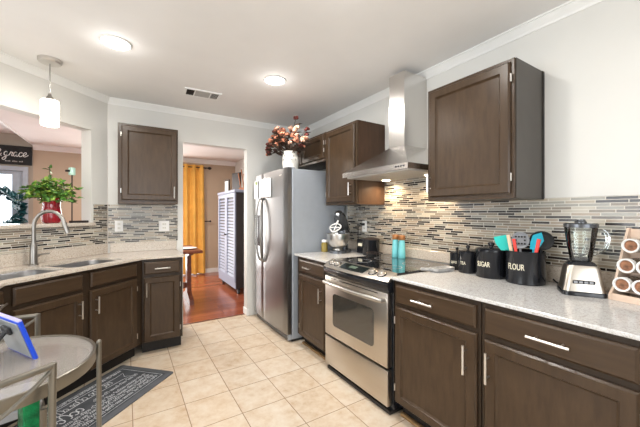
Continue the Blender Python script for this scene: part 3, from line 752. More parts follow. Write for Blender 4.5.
# ------------------------------------------------------------------ items on the right counter
CZ = .9145
def canister(x, y, r, h, txt, label, lid=True, face=None):
    t = thing('canister', label, 'canister', (x, y, CZ), 0, None)
    MB().lathe([(r * .97, 0), (r, .004), (r, h - .006), (r * 1.015, h - .003), (r * 1.015, h), (r * .94, h), (r * .94, .01), (0, .01)], 40).build('body', M['black'], t)
    if lid:
        l = MB().lathe([(r * 1.03, h + .0005), (r * 1.03, h + .012), (r * .9, h + .02), (r * .25, h + .026), (0, h + .026)], 40).build('lid', M['black'], t)
        MB().lathe([(r * .12, h + .026), (r * .12, h + .034), (r * .22, h + .040), (r * .22, h + .052), (r * .12, h + .056), (0, h + .056)], 20).build('knob', M['black'], l)
    tm = text_mesh(txt, .05 * r / .1 * 1.0, .0008, fit=r * (.92 if len(txt) > 3 else .6))
    a0 = face
    for v in tm.bm.verts:
        a = a0 + v.co.x / r; rr = r + .0006 + v.co.z
        v.co = Vector((rr * math.cos(a), rr * math.sin(a), h * .52 + v.co.y))
    tm.build('lettering', M['cream'], t, smooth=False)
    return t
FA = lambda x, y: math.atan2(-y, -x)
canister(2.04, 1.358, .048, .105, 'COFFEE', 'smallest black lidded canister, leftmost of the lettered row', face=FA(2.0, 1.385) - .5)
canister(2.00, 1.248, .063, .130, 'TEA', 'black lidded canister lettered TEA', face=FA(1.99, 1.252) - .55)
canister(1.985, 1.080, .090, .165, 'SUGAR', 'black lidded canister lettered SUGAR', face=FA(1.975, 1.068) - .55)
fc = (1.985, .882)
canister(*fc, .099, .188, 'FLOUR', 'large open black canister lettered FLOUR holding kitchen utensils', lid=False, face=FA(*fc) - .5)
# utensils standing in the FLOUR canister
def utensil(name, label, dx, dy, lean, top, build, yaw=None):
    t = thing(name, label, 'utensil', (fc[0] + dx, fc[1] + dy, CZ + .012), math.atan2(-fc[1], -fc[0]) + R(90) if yaw is None else yaw)
    build(t, lean, top); return t
def stick(t, lean, z1, r, mat, nm='handle'):
    MB().tube([(0, 0, 0), (lean * z1, 0, z1)], r, 10).build(nm, mat, t)
def b_spat(mat, hm, w, h, skew):
    def f(t, lean, z):
        stick(t, lean, z, .006, hm)
        x = lean * z
        pts = [(x - w * .35, z - .015), (x + w * .35, z - .015), (x + w * .5 + skew, z + h * .45), (x + w * .3 + skew, z + h), (x - w * .45 + skew, z + h * .8), (x - w * .5 + skew * .5, z + h * .3)]
        MB().loft([[(a, -.004, b) for a, b in pts], [(a, .004, b) for a, b in pts]]).build('blade', mat, t, smooth=False)
    return f
def b_round(mat, hm, rx, rz, slots):
    def f(t, lean, z):
        stick(t, lean, z, .006, hm); x = lean * z
        n = 24; L = []
        for k, yy in ((1, .004), (1, -.002), (.93, -.004), (.5, .010), (.05, .014)):
            L.append([(x + rx * k * math.cos(2 * math.pi * i / n), yy, z + rz + rz * k * math.sin(2 * math.pi * i / n)) for i in range(n)])
        b = MB().loft(L).build('bowl', mat, t)
        if slots:
            for sx in (-1.2, -.4, .4, 1.2):
                for sz in (-.9, 0, .9):
                    MB().lathe([(.0055, 0), (.0055, .002)], 10, mat=Matrix.Translation((x + sx * rx * .4, -.0035 if abs(sx) > 1 or sz else .0085, z + rz + sz * rz * .45)) @ Matrix.Rotation(R(90), 4, 'X')).build('hole', M['blackmat'], b)
    return f
utensil('spatula', 'teal silicone spatula leaning left in the FLOUR canister', -.02, .045, -.22, .185, b_spat(M['tealp'], M['tealp'], .092, .080, -.03))
utensil('wooden_spoon', 'pale wooden handle standing in front of the slotted spoon', -.055, .02, -.16, .235, lambda t, le, z: MB().tube([(0, 0, 0), (le * .27, 0, .268)], [.006, .010], 10).build('handle', M['spoonwood'], t))
utensil('spoon', 'red spoon handle standing left of the slotted spoon bowl', -.05, .0, -.14, .2, lambda t, le, z: MB().tube([(0, 0, 0), (le * .25, 0, .245)], [.006, .009], 10).build('handle', M['red_p'], t))
utensil('slotted_spoon', 'round grey slotted spoon standing in the FLOUR canister', .0, .02, -.03, .185, b_round(M['grey'], M['grey'], .046, .050, True))
utensil('turner', 'bright turquoise silicone turner in the FLOUR canister', .01, -.02, .10, .200, b_spat(M['turqp'], M['turqp'], .055, .085, .02))
utensil('ladle', 'large round black ladle on the right of the FLOUR canister', .04, -.045, .12, .180, b_round(M['blackmat'], M['blackmat'], .060, .056, False))
utensil('spoon', 'short red spoon handle leaning right before the black ladle', -.05, -.045, .17, .2, lambda t, le, z: MB().tube([(0, 0, 0), (le * .26, 0, .250)], [.006, .010], 10).build('handle', M['red_p'], t))

# spoon rest by the range
t = thing('spoon_rest', 'mottled grey-white stoneware spoon rest beside the cooktop edge', 'spoon rest', (1.868, 1.372, CZ), R(172)); t.scale = (1.1, .95, 1.0)
MB().loft([[(x, y, z) for x, y in rrect(-.10 + i, .075 - i, -.045 + i, .045 - i, .03)] for i, z in ((.006, 0), (0, .010), (0, .026), (.006, .027), (.014, .014))]).build('tray', M['cloth'], t)
MB().tube([(.07, -.0, .018), (.11, -.01, .022), (.125, -.035, .020), (.10, -.05, .017)], .011, 10, smooth=4).build('grip', M['cloth'], t)

# turquoise shakers at the back of the cooktop
def shaker(x, y, label):
    t = thing('shaker', label, 'shaker', (x, y, .9275), 0, 'turquoise shakers on the cooktop')
    MB().lathe([(.030, 0), (.032, .004), (.031, .05), (.028, .12), (.025, .150), (.025, .160), (0, .160)], 24).build('body', M['teal'], t)
    MB().lathe([(.027, .1605), (.029, .165), (.029, .196), (.024, .202), (0, .202)], 24).build('lid', M['copper'], t)
shaker(2.045, 1.968, 'left turquoise shaker with brown lid at back of the cooktop')
shaker(2.045, 1.893, 'right turquoise shaker with brown lid at back of the cooktop')

# countertop blender
bxc, byc = 1.955, .612
t = thing('countertop_blender', 'countertop blender with steel base and clear glass jug', 'blender', (bxc, byc, CZ), math.atan2(-byc, -bxc) + R(90) + R(14)); t.scale = (.88, .88, .90)
def sq(w, d, z, r, yo=0): return [(x, y + yo, z) for x, y in rrect(-w, w, -d, d, r, 4)]
MB().loft([sq(.100, .088, .0, .03), sq(.100, .088, .018, .03), sq(.097, .085, .024, .03)]).build('foot', M['black'], t)
ba = MB().loft([sq(.096, .084, .0245, .03), sq(.088, .078, .06, .03), sq(.076, .068, .148, .03), sq(.070, .062, .163, .03)]).build('base', M['steel_h'], t)
MB().loft([sq(.066, .060, .1635, .03), sq(.060, .056, .175, .03), sq(.050, .050, .183, .03)]).build('collar', M['black'], t)
cp = MB().box(-.055, .045, -.0825, -.074, .066, .086, bev=.003).build('control_panel', M['black'], ba)
for k in range(4): MB().box(-.050 + k * .023, -.034 + k * .023, -.0845, -.082, .070, .082, bev=.002).build('button', M['grey'], cp)
jug = MB().lathe([(.046, .159), (.050, .165), (.052, .18), (.062, .24), (.074, .325), (.076, .345), (.073, .345), (.059, .24), (.049, .182), (.046, .172), (0, .172)], 28, cap=False).build('jug', M['jar_glass'], t); jug.location = (0, 0, .025)
MB().tube([(.070, -.005, .33), (.105, -.008, .325), (.118, -.01, .29), (.105, -.008, .235), (.070, -.004, .205), (.055, 0, .20)], .010, 10, smooth=4).build('jug_handle', M['jar_glass'], jug)
MB().lathe([(.045, .159), (.048, .175), (.02, .182), (0, .182)], 20).tube([(-.03, 0, .2), (0, 0, .185), (.03, 0, .2)], .003, 6).build('blade_assembly', M['dgrey'], t, loc=(0, 0, .025))
ld = MB().lathe([(.072, .3455), (.080, .347), (.080, .366), (.074, .371), (0, .371)], 28).build('lid', M['dgrey'], t, loc=(0, 0, .025))
MB().lathe([(.028, .3715), (.028, .378), (.022, .386), (.022, .392), (0, .392)], 20).build('lid_cap', M['dgrey'], ld)
o = MB().tube([(2.01, .60, CZ + .012), (2.08, .64, CZ + .006), (2.105, .70, CZ + .006), (2.10, .76, CZ + .006), (2.115, .79, CZ + .02)], .0045, 8, smooth=5).build('power_cord', M['blackmat']); tag(o, 'black power cord on the counter behind the blender', 'cord')

# spice rack with its jars
RK, RA = (1.955, .446), R(-100)
t = thing('spice_rack', 'tiered pale maple spice rack at the right end of the counter', 'spice rack', (*RK, CZ), RA)
# local x to the right (-Y), local y into the wall (+X)
nC = 3; PIT = .068; wR = PIT * nC + .024; xL = -.05
lean = .42
def yz(z): return (z - .02) * lean
side = [(-.03, 0), (.150, 0), (.150, .335), (.128, .335), (.005, .06), (-.03, .025)]
for x in (xL, xL + wR - .010):
    MB().loft([[(x, y, z) for y, z in side], [(x + .010, y, z) for y, z in side]]).build('side_panel', M['rackwood'], t, smooth=False)
MB().box(xL + .010, xL + wR - .010, -.028, -.018, .0, .030).build('front_rail', M['rackwood'], t)
MB().box(xL + .010, xL + wR - .010, .138, .150, .0, .33).build('back_panel', M['rackwood'], t)
rows = (.082, .166, .258)
for z in rows:
    y0 = yz(z) + .004
    MB().box(xL + .010, xL + wR - .010, y0, .137, z - .047, z - .0385).build('shelf', M['rackwood'], t)
MB().lathe([(.006, 0), (.006, .003)], 10, mat=Matrix.Translation((xL - .0, .105, .255)) @ Matrix.Rotation(R(-90), 4, 'Y')).build('screw', M['blackmat'], t)
pos = {0: 'left', 1: 'middle', 2: 'right'}; lev = {0: 'bottom', 1: 'middle', 2: 'top'}
for ri, z in enumerate(rows):
    for c in range(nC):
        x = xL + .012 + PIT / 2 + c * PIT; y = yz(z) - .030
        wx, wy = RK[0] + x * math.cos(RA) - y * math.sin(RA), RK[1] + x * math.sin(RA) + y * math.cos(RA)
        j = thing('spice_jar', 'white-capped spice jar, %s column of the %s rack tier' % (pos[c], lev[ri]), 'spice jar', (wx, wy, CZ + z - .0375), RA, 'spice jars lying in the maple rack')
        rt = Matrix.Translation((0, 0, .0335)) @ Matrix.Rotation(R(-90), 4, 'X')
        MB().lathe([(.025, -.018), (.028, -.022), (.0330, -.022), (.0330, .006), (.030, .008), (.028, .006), (.025, -.018)], 26, cap=False, mat=rt).build('cap', M['white'], j)
        MB().lathe([(.0255, -.0105), (.0255, .006), (0, .008)], 22, mat=rt).build('contents', M['spice'], j)
        MB().lathe([(.028, .0085), (.030, .014), (.030, .085), (.025, .092), (0, .092)], 22, mat=rt).build('glass_body', M['jar_glass'], j)

# ------------------------------------------------------------------ items on the short counter
t = thing('stand_mixer', 'dark grey stand mixer with raised head and steel bowl beside the fridge', 'mixer', (1.895, 2.615, CZ), R(-148)); t.scale = (.98, .98, .98)
# local +x points to the front of the mixer (towards the room), bowl in front of the column
MB().loft([[(x, y, z) for x, y in rrect(-.16, .13, -.10, .10, .08, 6)] for z in (0, .022)] + [[(x, y, .030) for x, y in rrect(-.15, .12, -.09, .09, .075, 6)]]).build('base', M['dgrey'], t)
MB().loft([[(x, y, z) for x, y in rrect(-.155 + k, -.055 + k * .4, -.055, .055, .04, 5)] for k, z in ((0, .030), (.006, .12), (.01, .20), (.004, .26))]).build('column', M['dgrey'], t)
hd = MB(); L = []
axis = Vector((math.cos(R(48)), 0, math.sin(R(48)))); nrm = Vector((-axis.z, 0, axis.x)); p0 = Vector((-.13, 0, .235))
for s_, rr in ((-.045, .02), (-.03, .055), (.03, .068), (.12, .070), (.20, .060), (.245, .042), (.255, .015)):
    c = p0 + axis * s_
    L.append([c + rr * (math.cos(2 * math.pi * i / 20) * Vector((0, 1, 0)) + math.sin(2 * math.pi * i / 20) * nrm) for i in range(20)])
h_ = hd.loft(L).build('head', M['dgrey'], t)
c = p0 + axis * .255
MB().lathe([(.026, 0), (.026, .008), (.012, .012), (0, .012)], 16, mat=Matrix.Translation(c - axis * .004) @ axis.to_track_quat('Z', 'Y').to_matrix().to_4x4()).build('hub_cap', M['nickel'], h_)
c = p0 + axis * .19 - nrm * .055
bt = MB(); q = -nrm
def fb_(a, b): return c + q * (.045 + b) + Vector((0, 1, 0)) * a
bt.tube([c, c + q * .06], .010)
bt.tube([fb_(0, .0), fb_(.05, .03), fb_(.055, .075), fb_(0, .125), fb_(-.055, .075), fb_(-.05, .03), fb_(0, 0)], .0075, 8, smooth=4)
bt.tube([fb_(0, 0), fb_(0, .125)], .006).tube([fb_(-.052, .06), fb_(.052, .06)], .006)
bt.build('flat_beater', M['white'], h_)
MB().lathe([(.055, .031), (.055, .040), (.045, .048), (.075, .062), (.108, .10), (.118, .15), (.120, .195), (.124, .198), (.124, .202), (.117, .202), (.114, .15), (.10, .10), (.06, .06), (0, .055)], 32, (.045, 0, 0)).build('bowl', M['nickel'], t)
t = thing('jar', 'small jar of yellow contents with white lid against the fridge side', 'jar', (1.785, 2.735, CZ)); t.scale = (.86, .86, .84)
MB().lathe([(.038, 0), (.040, .005), (.040, .10), (.030, .115), (.030, .12), (0, .12)], 24).build('body', M['honey'], t)
MB().lathe([(.034, .1205), (.036, .123), (.036, .146), (.032, .150), (0, .150)], 24).build('lid', M['white'], t)
t = thing('pot', 'black lidded pot in the corner between the mixer and the range', 'pot', (2.03, 2.276, CZ)); t.scale = (1.1, 1.1, 1.05)
MB().lathe([(.070, 0), (.074, .006), (.074, .135), (.077, .140), (.077, .143), (0, .143)], 30).build('body', M['black'], t)
l = MB().lathe([(.078, .1435), (.078, .150), (.05, .160), (.012, .164), (0, .164)], 30).build('lid', M['bronze'], t)
t = thing('canister', 'black box canister with pale label behind the stand mixer bowl', 'canister', (2.06, 2.42, CZ), RX)
MB().box(-.055, .055, -.05, .05, 0, .145, bev=.006).build('body', M['black'], t)
MB().box(-.032, .032, -.0515, -.0495, .075, .105).build('label_plate', M['cream'], t)
o = thing('wire_trivet', 'dark wire loop rest standing at back left of the cooktop', 'trivet', (1.93, 2.115, .9275))
lp = [(.07 * math.cos(2 * math.pi * i / 24), .075 * math.sin(2 * math.pi * i / 24), .03) for i in range(25)]
MB().tube(lp, .0035, 8).build('ring', M['bronze'], o)
for a in (30, 150, 270): MB().tube([(.07 * math.cos(R(a)), .075 * math.sin(R(a)), .03), (.07 * math.cos(R(a)), .075 * math.sin(R(a)), .0005)], .003, 8).build('leg', M['bronze'], o)

# ------------------------------------------------------------------ flowers on the fridge
vp = (1.53, 3.03, 1.783)
t = thing('vase', 'white ceramic vase with dark motif on top of the refrigerator', 'vase', vp)
MB().lathe([(.068, 0), (.080, .01), (.090, .08), (.088, .15), (.072, .195), (.076, .215), (.070, .215), (.066, .195), (0, .17)], 30).build('body', M['ceramic'], t)
for k in range(9):
    a = R(185 + k * 16); MB().ball((.0875 * math.cos(a), .0875 * math.sin(a), .12 + .04 * (k % 2)), .010, (.4, .4, 1.2) if 0 else (1, 1, 1.5), 1).build('motif', M['vent_grey'], t)
t = thing('flower_bouquet', 'bouquet of rust, peach and maroon blooms in the white vase', 'flowers', (vp[0], vp[1], vp[2] + .18)); t.scale = (1.0, 1.14, 1.08)
rs = random.Random(3); st = MB(); lf = MB()
for i in range(78):
    a = rs.uniform(0, 2 * math.pi); el = rs.uniform(.15, 1.0)
    rad = .30 * math.sqrt(rs.random()); hz = .08 + .29 * el * (1 - (rad / .36) ** 2) + rs.uniform(-.02, .02)
    p = Vector((rad * math.cos(a) * .6, rad * math.sin(a) * 1.12 + .06 * (1 + math.sin(a)), hz - (.04 if rad > .2 else 0)))
    if p.x > .17: p.x = .17
    st.tube([(rs.uniform(-.03, .03), rs.uniform(-.03, .03), -.04), p * .55 + Vector((0, 0, .03)), p], .0028, 5, smooth=2)
    k = rs.choice(['orange', 'orange', 'peachp', 'peachp', 'maroon'])
    if p.y > .14: k = rs.choice(['maroon', 'maroon', 'peachp', 'orange'])
    m_ = MB(); r = rs.uniform(.022, .036)
    for q_ in range(7):
        d = Vector((rs.uniform(-1, 1), rs.uniform(-1, 1), rs.uniform(-.3, 1))).normalized()
        m_.ball(p + d * r * .5, r * .62, (1, 1, .8), 1, .12)
    o = m_.build('bloom', M[k], t); o['label'] = {'orange': 'rust orange bloom', 'peachp': 'peach bloom', 'maroon': 'dark maroon bloom'}[k]
    for q_ in range(2):
        d = Vector((math.cos(a + q_), math.sin(a + q_), rs.uniform(-.2, .5))); lf.leaf(p * .8, d, .08, .035)
st.build('stems', M['stem'], t)
lf.build('leaves', M['stem'], t)

# ------------------------------------------------------------------ pass-through ledge: red vase, greenery, small lamp
vz = Z0 + .0285
vd = diag(2.165, 2.965, vz)
t = thing('vase', 'glossy deep red vase on the pass-through ledge', 'vase', vd)
t.scale = (1.08, 1.08, 1.12)
MB().lathe([(.050, 0), (.060, .007), (.068, .05), (.062, .10), (.055, .14), (.060, .175), (.071, .200), (.066, .200), (.055, .175), (.050, .14), (0, .12)], 32).build('body', M['redglaze'], t)
t = thing('plant_arrangement', 'leafy green plant arrangement spilling out of the red vase', 'plant', (vd[0], vd[1], vz + .185))
rs = random.Random(11); L1, L2, st = MB(), MB(), MB(); random.seed(5)
for i in range(60):
    a = rs.uniform(0, 2 * math.pi); rr = .21 * math.sqrt(rs.random()); hz = .0 + rs.random() * .24 * (1 - .4 * rr / .19)
    if i == 0: rr, hz = .02, .31
    tip = Vector((rr * math.cos(a), rr * math.sin(a) * .9, hz))
    mid = tip * .5 + Vector((0, 0, .05))
    st.tube([(0, 0, -.03), mid, tip], .0025, 5, smooth=3)
    pts = spline([Vector((0, 0, 0)), mid, tip], 4)
    for p_ in pts[2:]:
        for q_ in range(2):
            d = Vector((rs.uniform(-1, 1), rs.uniform(-1, 1), rs.uniform(-.2, .8)))
            (L1 if rs.random() < .62 else L2).leaf(p_, d, rs.uniform(.035, .06), rs.uniform(.02, .032))
st.build('stems', M['stem'], t); o = L1.build('leaves', M['leaf'], t); o = L2.build('leaves', M['leaf2'], t); o['label'] = 'yellow-green young leaves'
ld_ = diag(2.265, 2.862, vz)
t = thing('stick_lamp', 'slim bronze stick lamp with mint shade on the pass-through ledge', 'lamp', ld_, D45)
MB().box(-.012, .145, -.024, .024, 0, .020, bev=.004).build('base', M['bronze'], t)
MB().tube([(0, 0, .013), (0, 0, .46)], .005, 8).build('pole', M['bronze'], t)
MB().box(-.028, .018, -.012, .012, .195, .225, bev=.003).build('clamp', M['bronze'], t)
MB().lathe([(.020, .44), (.026, .445), (.026, .505), (.020, .510), (0, .510)], 18).build('lamp_shade', M['mint'], t)
MB().tube([(0, 0, .48), (-.055, .0, .475)], .010, 8).build('arm', M['bronze'], t)

# ------------------------------------------------------------------ entry door, wreath, sign
t = thing('door_1', 'grey-blue front door with a full glass pane hung with a wreath', 'door', (-1.92, 7.13, 0)); del t['label'], t['category']; t['kind'] = 'structure'
f = MB(); f.box(-.44, .44, .0, .05, .005, .28).box(-.44, .44, 0, .05, 1.98, 2.035).box(-.44, -.30, 0, .05, .28, 1.98).box(.30, .44, 0, .05, .28, 1.98)
f.build('door_leaf', M['doorpaint'], t); MB().box(-.30, .30, .022, .028, .28, 1.98).build('door_glass', M['pane'], t)
struct('trim_7', MB().box(-2.43, -2.365, 7.07, 7.1, 0.004, 2.11).box(-1.475, -1.41, 7.07, 7.1, 0.004, 2.11).box(-2.365, -1.475, 7.07, 7.1, 2.04, 2.11), M['doorpaint'])
t = thing('wreath', 'dark teal leafy wreath hung on the glass of the front door', 'wreath', (-1.78, 7.06, 1.39))
rs = random.Random(21); lv = MB(); random.seed(9)
MB().tube([(.27 * math.cos(2 * math.pi * i / 24), 0, .27 * math.sin(2 * math.pi * i / 24)) for i in range(25)], .012, 8).build('ring', M['stem'], t)
for i in range(230):
    a = rs.uniform(0, 2 * math.pi); r0 = .27 + rs.uniform(-.04, .04)
    d = Vector((math.cos(a) * rs.uniform(-.4, 1) - math.sin(a) * rs.uniform(.2, 1), rs.uniform(-.6, -.05), math.sin(a) * rs.uniform(-.4, 1) + math.cos(a) * rs.uniform(.2, 1)))
    lv.leaf((r0 * math.cos(a), -.01, r0 * math.sin(a)), d, rs.uniform(.10, .17), rs.uniform(.06, .10))
lv.build('leaves', M['tealleaf'], t)
MB().box(-.012, .012, .012, .02, .26, .62).build('hanger', M['bronze'], t)
# sign above the door
t = thing('wall_sign', 'black sign with white script lettering above the front door', 'sign', (-1.80, 7.095, 2.14))
MB().box(-.44, .44, -.025, 0, 0, .315, bev=.003).build('board', M['signblack'], t)
G = {  # script strokes on a unit body height
 'g': [[(.55, .85), (.30, 1.0), (.05, .75), (.05, .35), (.28, .1), (.52, .35), (.58, .95), (.52, .2), (.42, -.55), (.15, -.85), (-.15, -.6), (.15, -.25), (.75, .15)]],
 'r': [[(0, .15), (.20, .6), (.28, 1.05), (.36, .85), (.62, .9), (.55, .45), (.58, .1), (.85, .2)]],
 'a': [[(.60, .85), (.35, 1.0), (.08, .7), (.08, .25), (.30, .05), (.55, .35), (.64, .95), (.58, .25), (.72, .03), (.95, .25)]],
 'c': [[(.62, .75), (.45, 1.0), (.15, .8), (.08, .35), (.30, .03), (.60, .15), (.8, .35)]],
 'e': [[(.0, .25), (.45, .5), (.58, .85), (.38, 1.02), (.12, .75), (.10, .3), (.35, .03), (.75, .2), (1.0, .5)]],
 '&': [[(.95, .55), (.6, .15), (.25, .0), (.0, .25), (.2, .6), (.6, .95), (.65, 1.35), (.4, 1.5), (.25, 1.25), (.4, .8), (.75, .25), (1.0, -.05)]]}
mb = MB(); x = -.002; hh = .075
for ch, adv in (('&', 1.35), ('g', .85), ('r', .78), ('a', .92), ('c', .78), ('e', 1)):
    for stq in G[ch]:
        mb.ribbon(spline([Vector((x + a * hh * .92 + b * hh * .15, -.0255, .135 + b * hh)) for a, b in stq], 5), .0105, .0015, (0, -1, 0))
    x += adv * hh * .92
mb.build('lettering', M['white'], t, smooth=False)
mb = MB()
for (xa, xb, z) in ((-.10, .06, .265), (.11, .34, .045)):
    n_ = int((xb - xa) / .017)
    for k in range(n_):
        if k % 5 == 4: continue
        mb.box(xa + k * .017, xa + k * .017 + .011, -.0265, -.0252, z, z + .016 + .006 * (k % 3 == 0))
mb.build('small_lettering', M['vent_grey'], t, smooth=False)

# ------------------------------------------------------------------ dining room
t = thing('curtain', 'golden orange grommet curtain panel hanging in the room beyond the doorway', 'curtain', (1.12, 6.98, .03))
W_, n_, L = .62, 72, []
for z in (0, .5, 1.2, 1.9, 2.26, 2.33):
    sp_ = 1 + .05 * (1 - z / 2.3)
    L.append([(-W_ / 2 + W_ * i / n_ * sp_, .042 * math.sin(i / n_ * math.pi * 2 * 4.0 + .4) + .008 * math.sin(z * 3 + i), z) for i in range(n_ + 1)])
for l in list(L): pass
front = MB().loft(L, closed=False)
bmesh.ops.solidify(front.bm, geom=front.bm.faces[:], thickness=.003)
front.build('fabric', M['curtain'], t)
t = thing('curtain_rod', 'dark bronze curtain rod carrying the golden curtain', 'curtain rod', (.60, 6.98, 2.31))
MB().tube([(-.70, 0, 0), (.93, 0, 0)], .011, 12).build('rod', M['bronze'], t)
for x in (-.72, .95): MB().ball((x, 0, 0), .032, (1.3, 1, 1)).build('finial', M['bronze'], t)
MB().tube([(.88, 0, 0), (.88, .118, 0)], .008, 8).build('bracket', M['bronze'], t)
t = thing('curtain_holdback', 'dark bronze curtain holdback on the wall beside the curtain', 'holdback', (1.57, 7.099, 1.15))
MB().tube([(0, 0, 0), (0, -.09, 0), (-.09, -.10, 0), (-.12, -.06, 0)], .010, 8, smooth=3).ball((0, -.095, 0), .022).build('hook', M['bronze'], t)

t = thing('armoire', 'pale blue-grey louvered armoire on casters seen through the doorway', 'armoire', (1.50, 5.95, .004), RX)
aw, ad, z0, z1 = 1.04, .50, .10, 1.66
MB().box(0, aw, .002, ad, z0, z1, bev=.003).build('case', M['armdark'], t)
MB().box(-.025, aw + .025, -.03, ad + .01, z1 + .0005, z1 + .045, bev=.006).build('cornice', M['louver'], t)
MB().box(0, aw, -.012, .0015, z0, z0 + .10).build('plinth', M['louver'], t)
for k in range(2):
    x0, x1 = k * aw / 2 + .004, (k + 1) * aw / 2 - .004
    d = MB().box(x0, x0 + .06, -.022, .0015, z0 + .105, z1 - .005).box(x1 - .06, x1, -.022, .0015, z0 + .105, z1 - .005).box(x0 + .06, x1 - .06, -.022, .0015, z0 + .105, z0 + .17).box(x0 + .06, x1 - .06, -.022, .0015, z1 - .07, z1 - .005)
    n_ = 24; zs = [z0 + .175 + (z1 - .08 - z0 - .175) * i / n_ for i in range(n_)]
    for z in zs: d.loft([[(xx, -.020, z), (xx, -.016, z), (xx, .000, z + .030), (xx, -.004, z + .030)] for xx in (x0 + .06, x1 - .06)])
    dd = d.build('louvered_door', M['louver'], t, smooth=False)
    kx = x1 - .03 if k == 0 else x0 + .03
    MB().ball((kx, -.034, .95), .014).build('knob', M['bronze'], dd)
for x in (.06, aw - .06):
    for y in (.06, ad - .06):
        MB().tube([(x, y - .018, .042), (x, y + .018, .042)], .041, 16).box(x - .012, x + .012, y - .026, y + .026, .075, .0995).build('caster', M['blackmat'], t)
az = .004 + z1 + .0455
o = thing('picture_frame', 'small framed photo at the far end of the armoire top', 'picture frame', (1.60, 5.78, az), R(-80))
MB().box(-.09, .09, -.012, .012, 0, .24, bev=.003).build('frame', M['bronze'], o); MB().box(-.065, .065, -.014, -.0118, .03, .21).build('picture', M['ceramic'], o)
MB().box(-.02, .02, .0125, .07, 0, .012).build('stand', M['bronze'], o)
o = thing('picture_frame', 'leaning dark framed picture in the middle of the armoire top', 'picture frame', (1.63, 5.30, az), R(-75))
MB().box(-.13, .13, -.012, .012, 0, .32, bev=.003).build('frame', M['bronze'], o); MB().box(-.11, .11, -.014, -.0118, .02, .30).build('picture', M['armdark'], o)
MB().box(-.02, .02, .0125, .08, 0, .012).build('stand', M['bronze'], o)
o = thing('ornament', 'rust wooden ornament with crossed sticks on near end of the armoire', 'ornament', (1.68, 5.06, az), R(-70))
MB().box(-.10, .10, -.03, .03, 0, .05, bev=.004).build('base', M['books'], o)
for a, b in ((-.08, .30), (.0, .36), (.06, .28)): MB().tube([(a, 0, .045), (a - .07, 0, b)], .010, 8).build('stick', M['books'], o)

t = thing('dining_table', 'dark cherry trestle dining table just inside the next room', 'table', (.36, 5.0, .004))
MB().box(-.55, .56, -.45, .45, .755, .795, bev=.006).build('tabletop', M['cherry'], t)
MB().box(-.45, .42, -.03, .03, .20, .28).build('stretcher', M['cherry'], t)
for x in (-.45, .44):
    MB().loft([[(x - .03 + s_ * .0, y, z) for y, z in ((-.30, 0), (.30, 0), (.28, .07), (.08, .14), (.06, .68), (.25, .72), (.25, .754), (-.25, .754), (-.25, .72), (-.06, .68), (-.08, .14), (-.28, .07))] if s_ == 0 else [(x + .03, y, z) for y, z in ((-.30, 0), (.30, 0), (.28, .07), (.08, .14), (.06, .68), (.25, .72), (.25, .754), (-.25, .754), (-.25, .72), (-.06, .68), (-.08, .14), (-.28, .07))] for s_ in (0, 1)]).build('trestle_leg', M['cherry'], t, smooth=False)
o = MB().lathe([(.05, 0), (.13, .012), (.135, .018), (.12, .02), (.05, .008), (0, .008)], 24, (0, 0, 0)).build('plate', M['white'], loc=(.76, 4.85, .8)); tag(o, 'white plate on the dark cherry dining table', 'plate')

# ------------------------------------------------------------------ kitchen mat in front of the sink
rc = diag(1.60, 2.0, .001)
t = thing('kitchen_mat', 'charcoal kitchen mat with chalk lettering in front of the sink cabinet', 'mat', rc, D45)
MB().loft([[(x, y, z) for x, y in rrect(-.62 + i, .62 - i, -.26 + i, .26 - i, .02)] for i, z in ((0, 0), (0, .006), (.003, .008))]).build('border', M['rugedge'], t)
MB().loft([[(x, y, z) for x, y in rrect(-.575, .575, -.215, .215, .01)] for z in (.0082, .009)]).build('field', M['rug'], t)
ck = MB(); rs = random.Random(4)
def line(p, w=.004): ck.ribbon([(a, b, .0091) for a, b in p], w, .0006)
for i in (.018,):
    q_ = [(-.575 + i, -.215 + i), (.575 - i, -.215 + i), (.575 - i, .215 - i), (-.575 + i, .215 - i), (-.575 + i, -.215 + i)]
    for a, b in zip(q_, q_[1:]): line([a, b], .003)
# a chalk banner and rows of chalk script strokes
for yy in (.05, .125): line([(-.42 + .84 * i / 20, yy + .03 * math.sin(math.pi * i / 20)) for i in range(21)], .005)
for sx in (-1, 1): line([(sx * .42, .05), (sx * .50, .02), (sx * .46, .075), (sx * .50, .13), (sx * .42, .125)], .005)
def scrawl(x0, x1, y, h, w):
    x = x0
    while x < x1:
        for k in range(rs.randint(3, 7)):          # one looped letter after another
            lw = h * rs.uniform(.55, .8); tall = rs.choice((1, 1, 1, 1.7)); ph = rs.uniform(-.6, .6)
            n_ = 9; pts = []
            for q_ in range(n_ + 1):
                a = 2 * math.pi * q_ / n_ * rs.choice((1,)) * (.8 if tall > 1 else .95) + ph
                pts.append((x + lw * .5 - lw * .42 * math.cos(a) + lw * .12 * q_ / n_, y + h * .5 * tall * math.sin(a) + (tall - 1) * h * .4))
            line(pts, w); x += lw
            if x > x1: break
        x += h * .55
scrawl(-.36, .36, .100, .038, .0045)
scrawl(-.10, .08, .010, .055, .007)
for y, h in ((.178, .014), (-.050, .020), (-.088, .018), (-.125, .020), (-.165, .018)): scrawl(-.50, .52, y, h, .003)
scrawl(-.50, -.14, .008, .018, .003); scrawl(.14, .52, .008, .018, .003)
ck.build('chalk_print', M['chalk'], t, smooth=False)

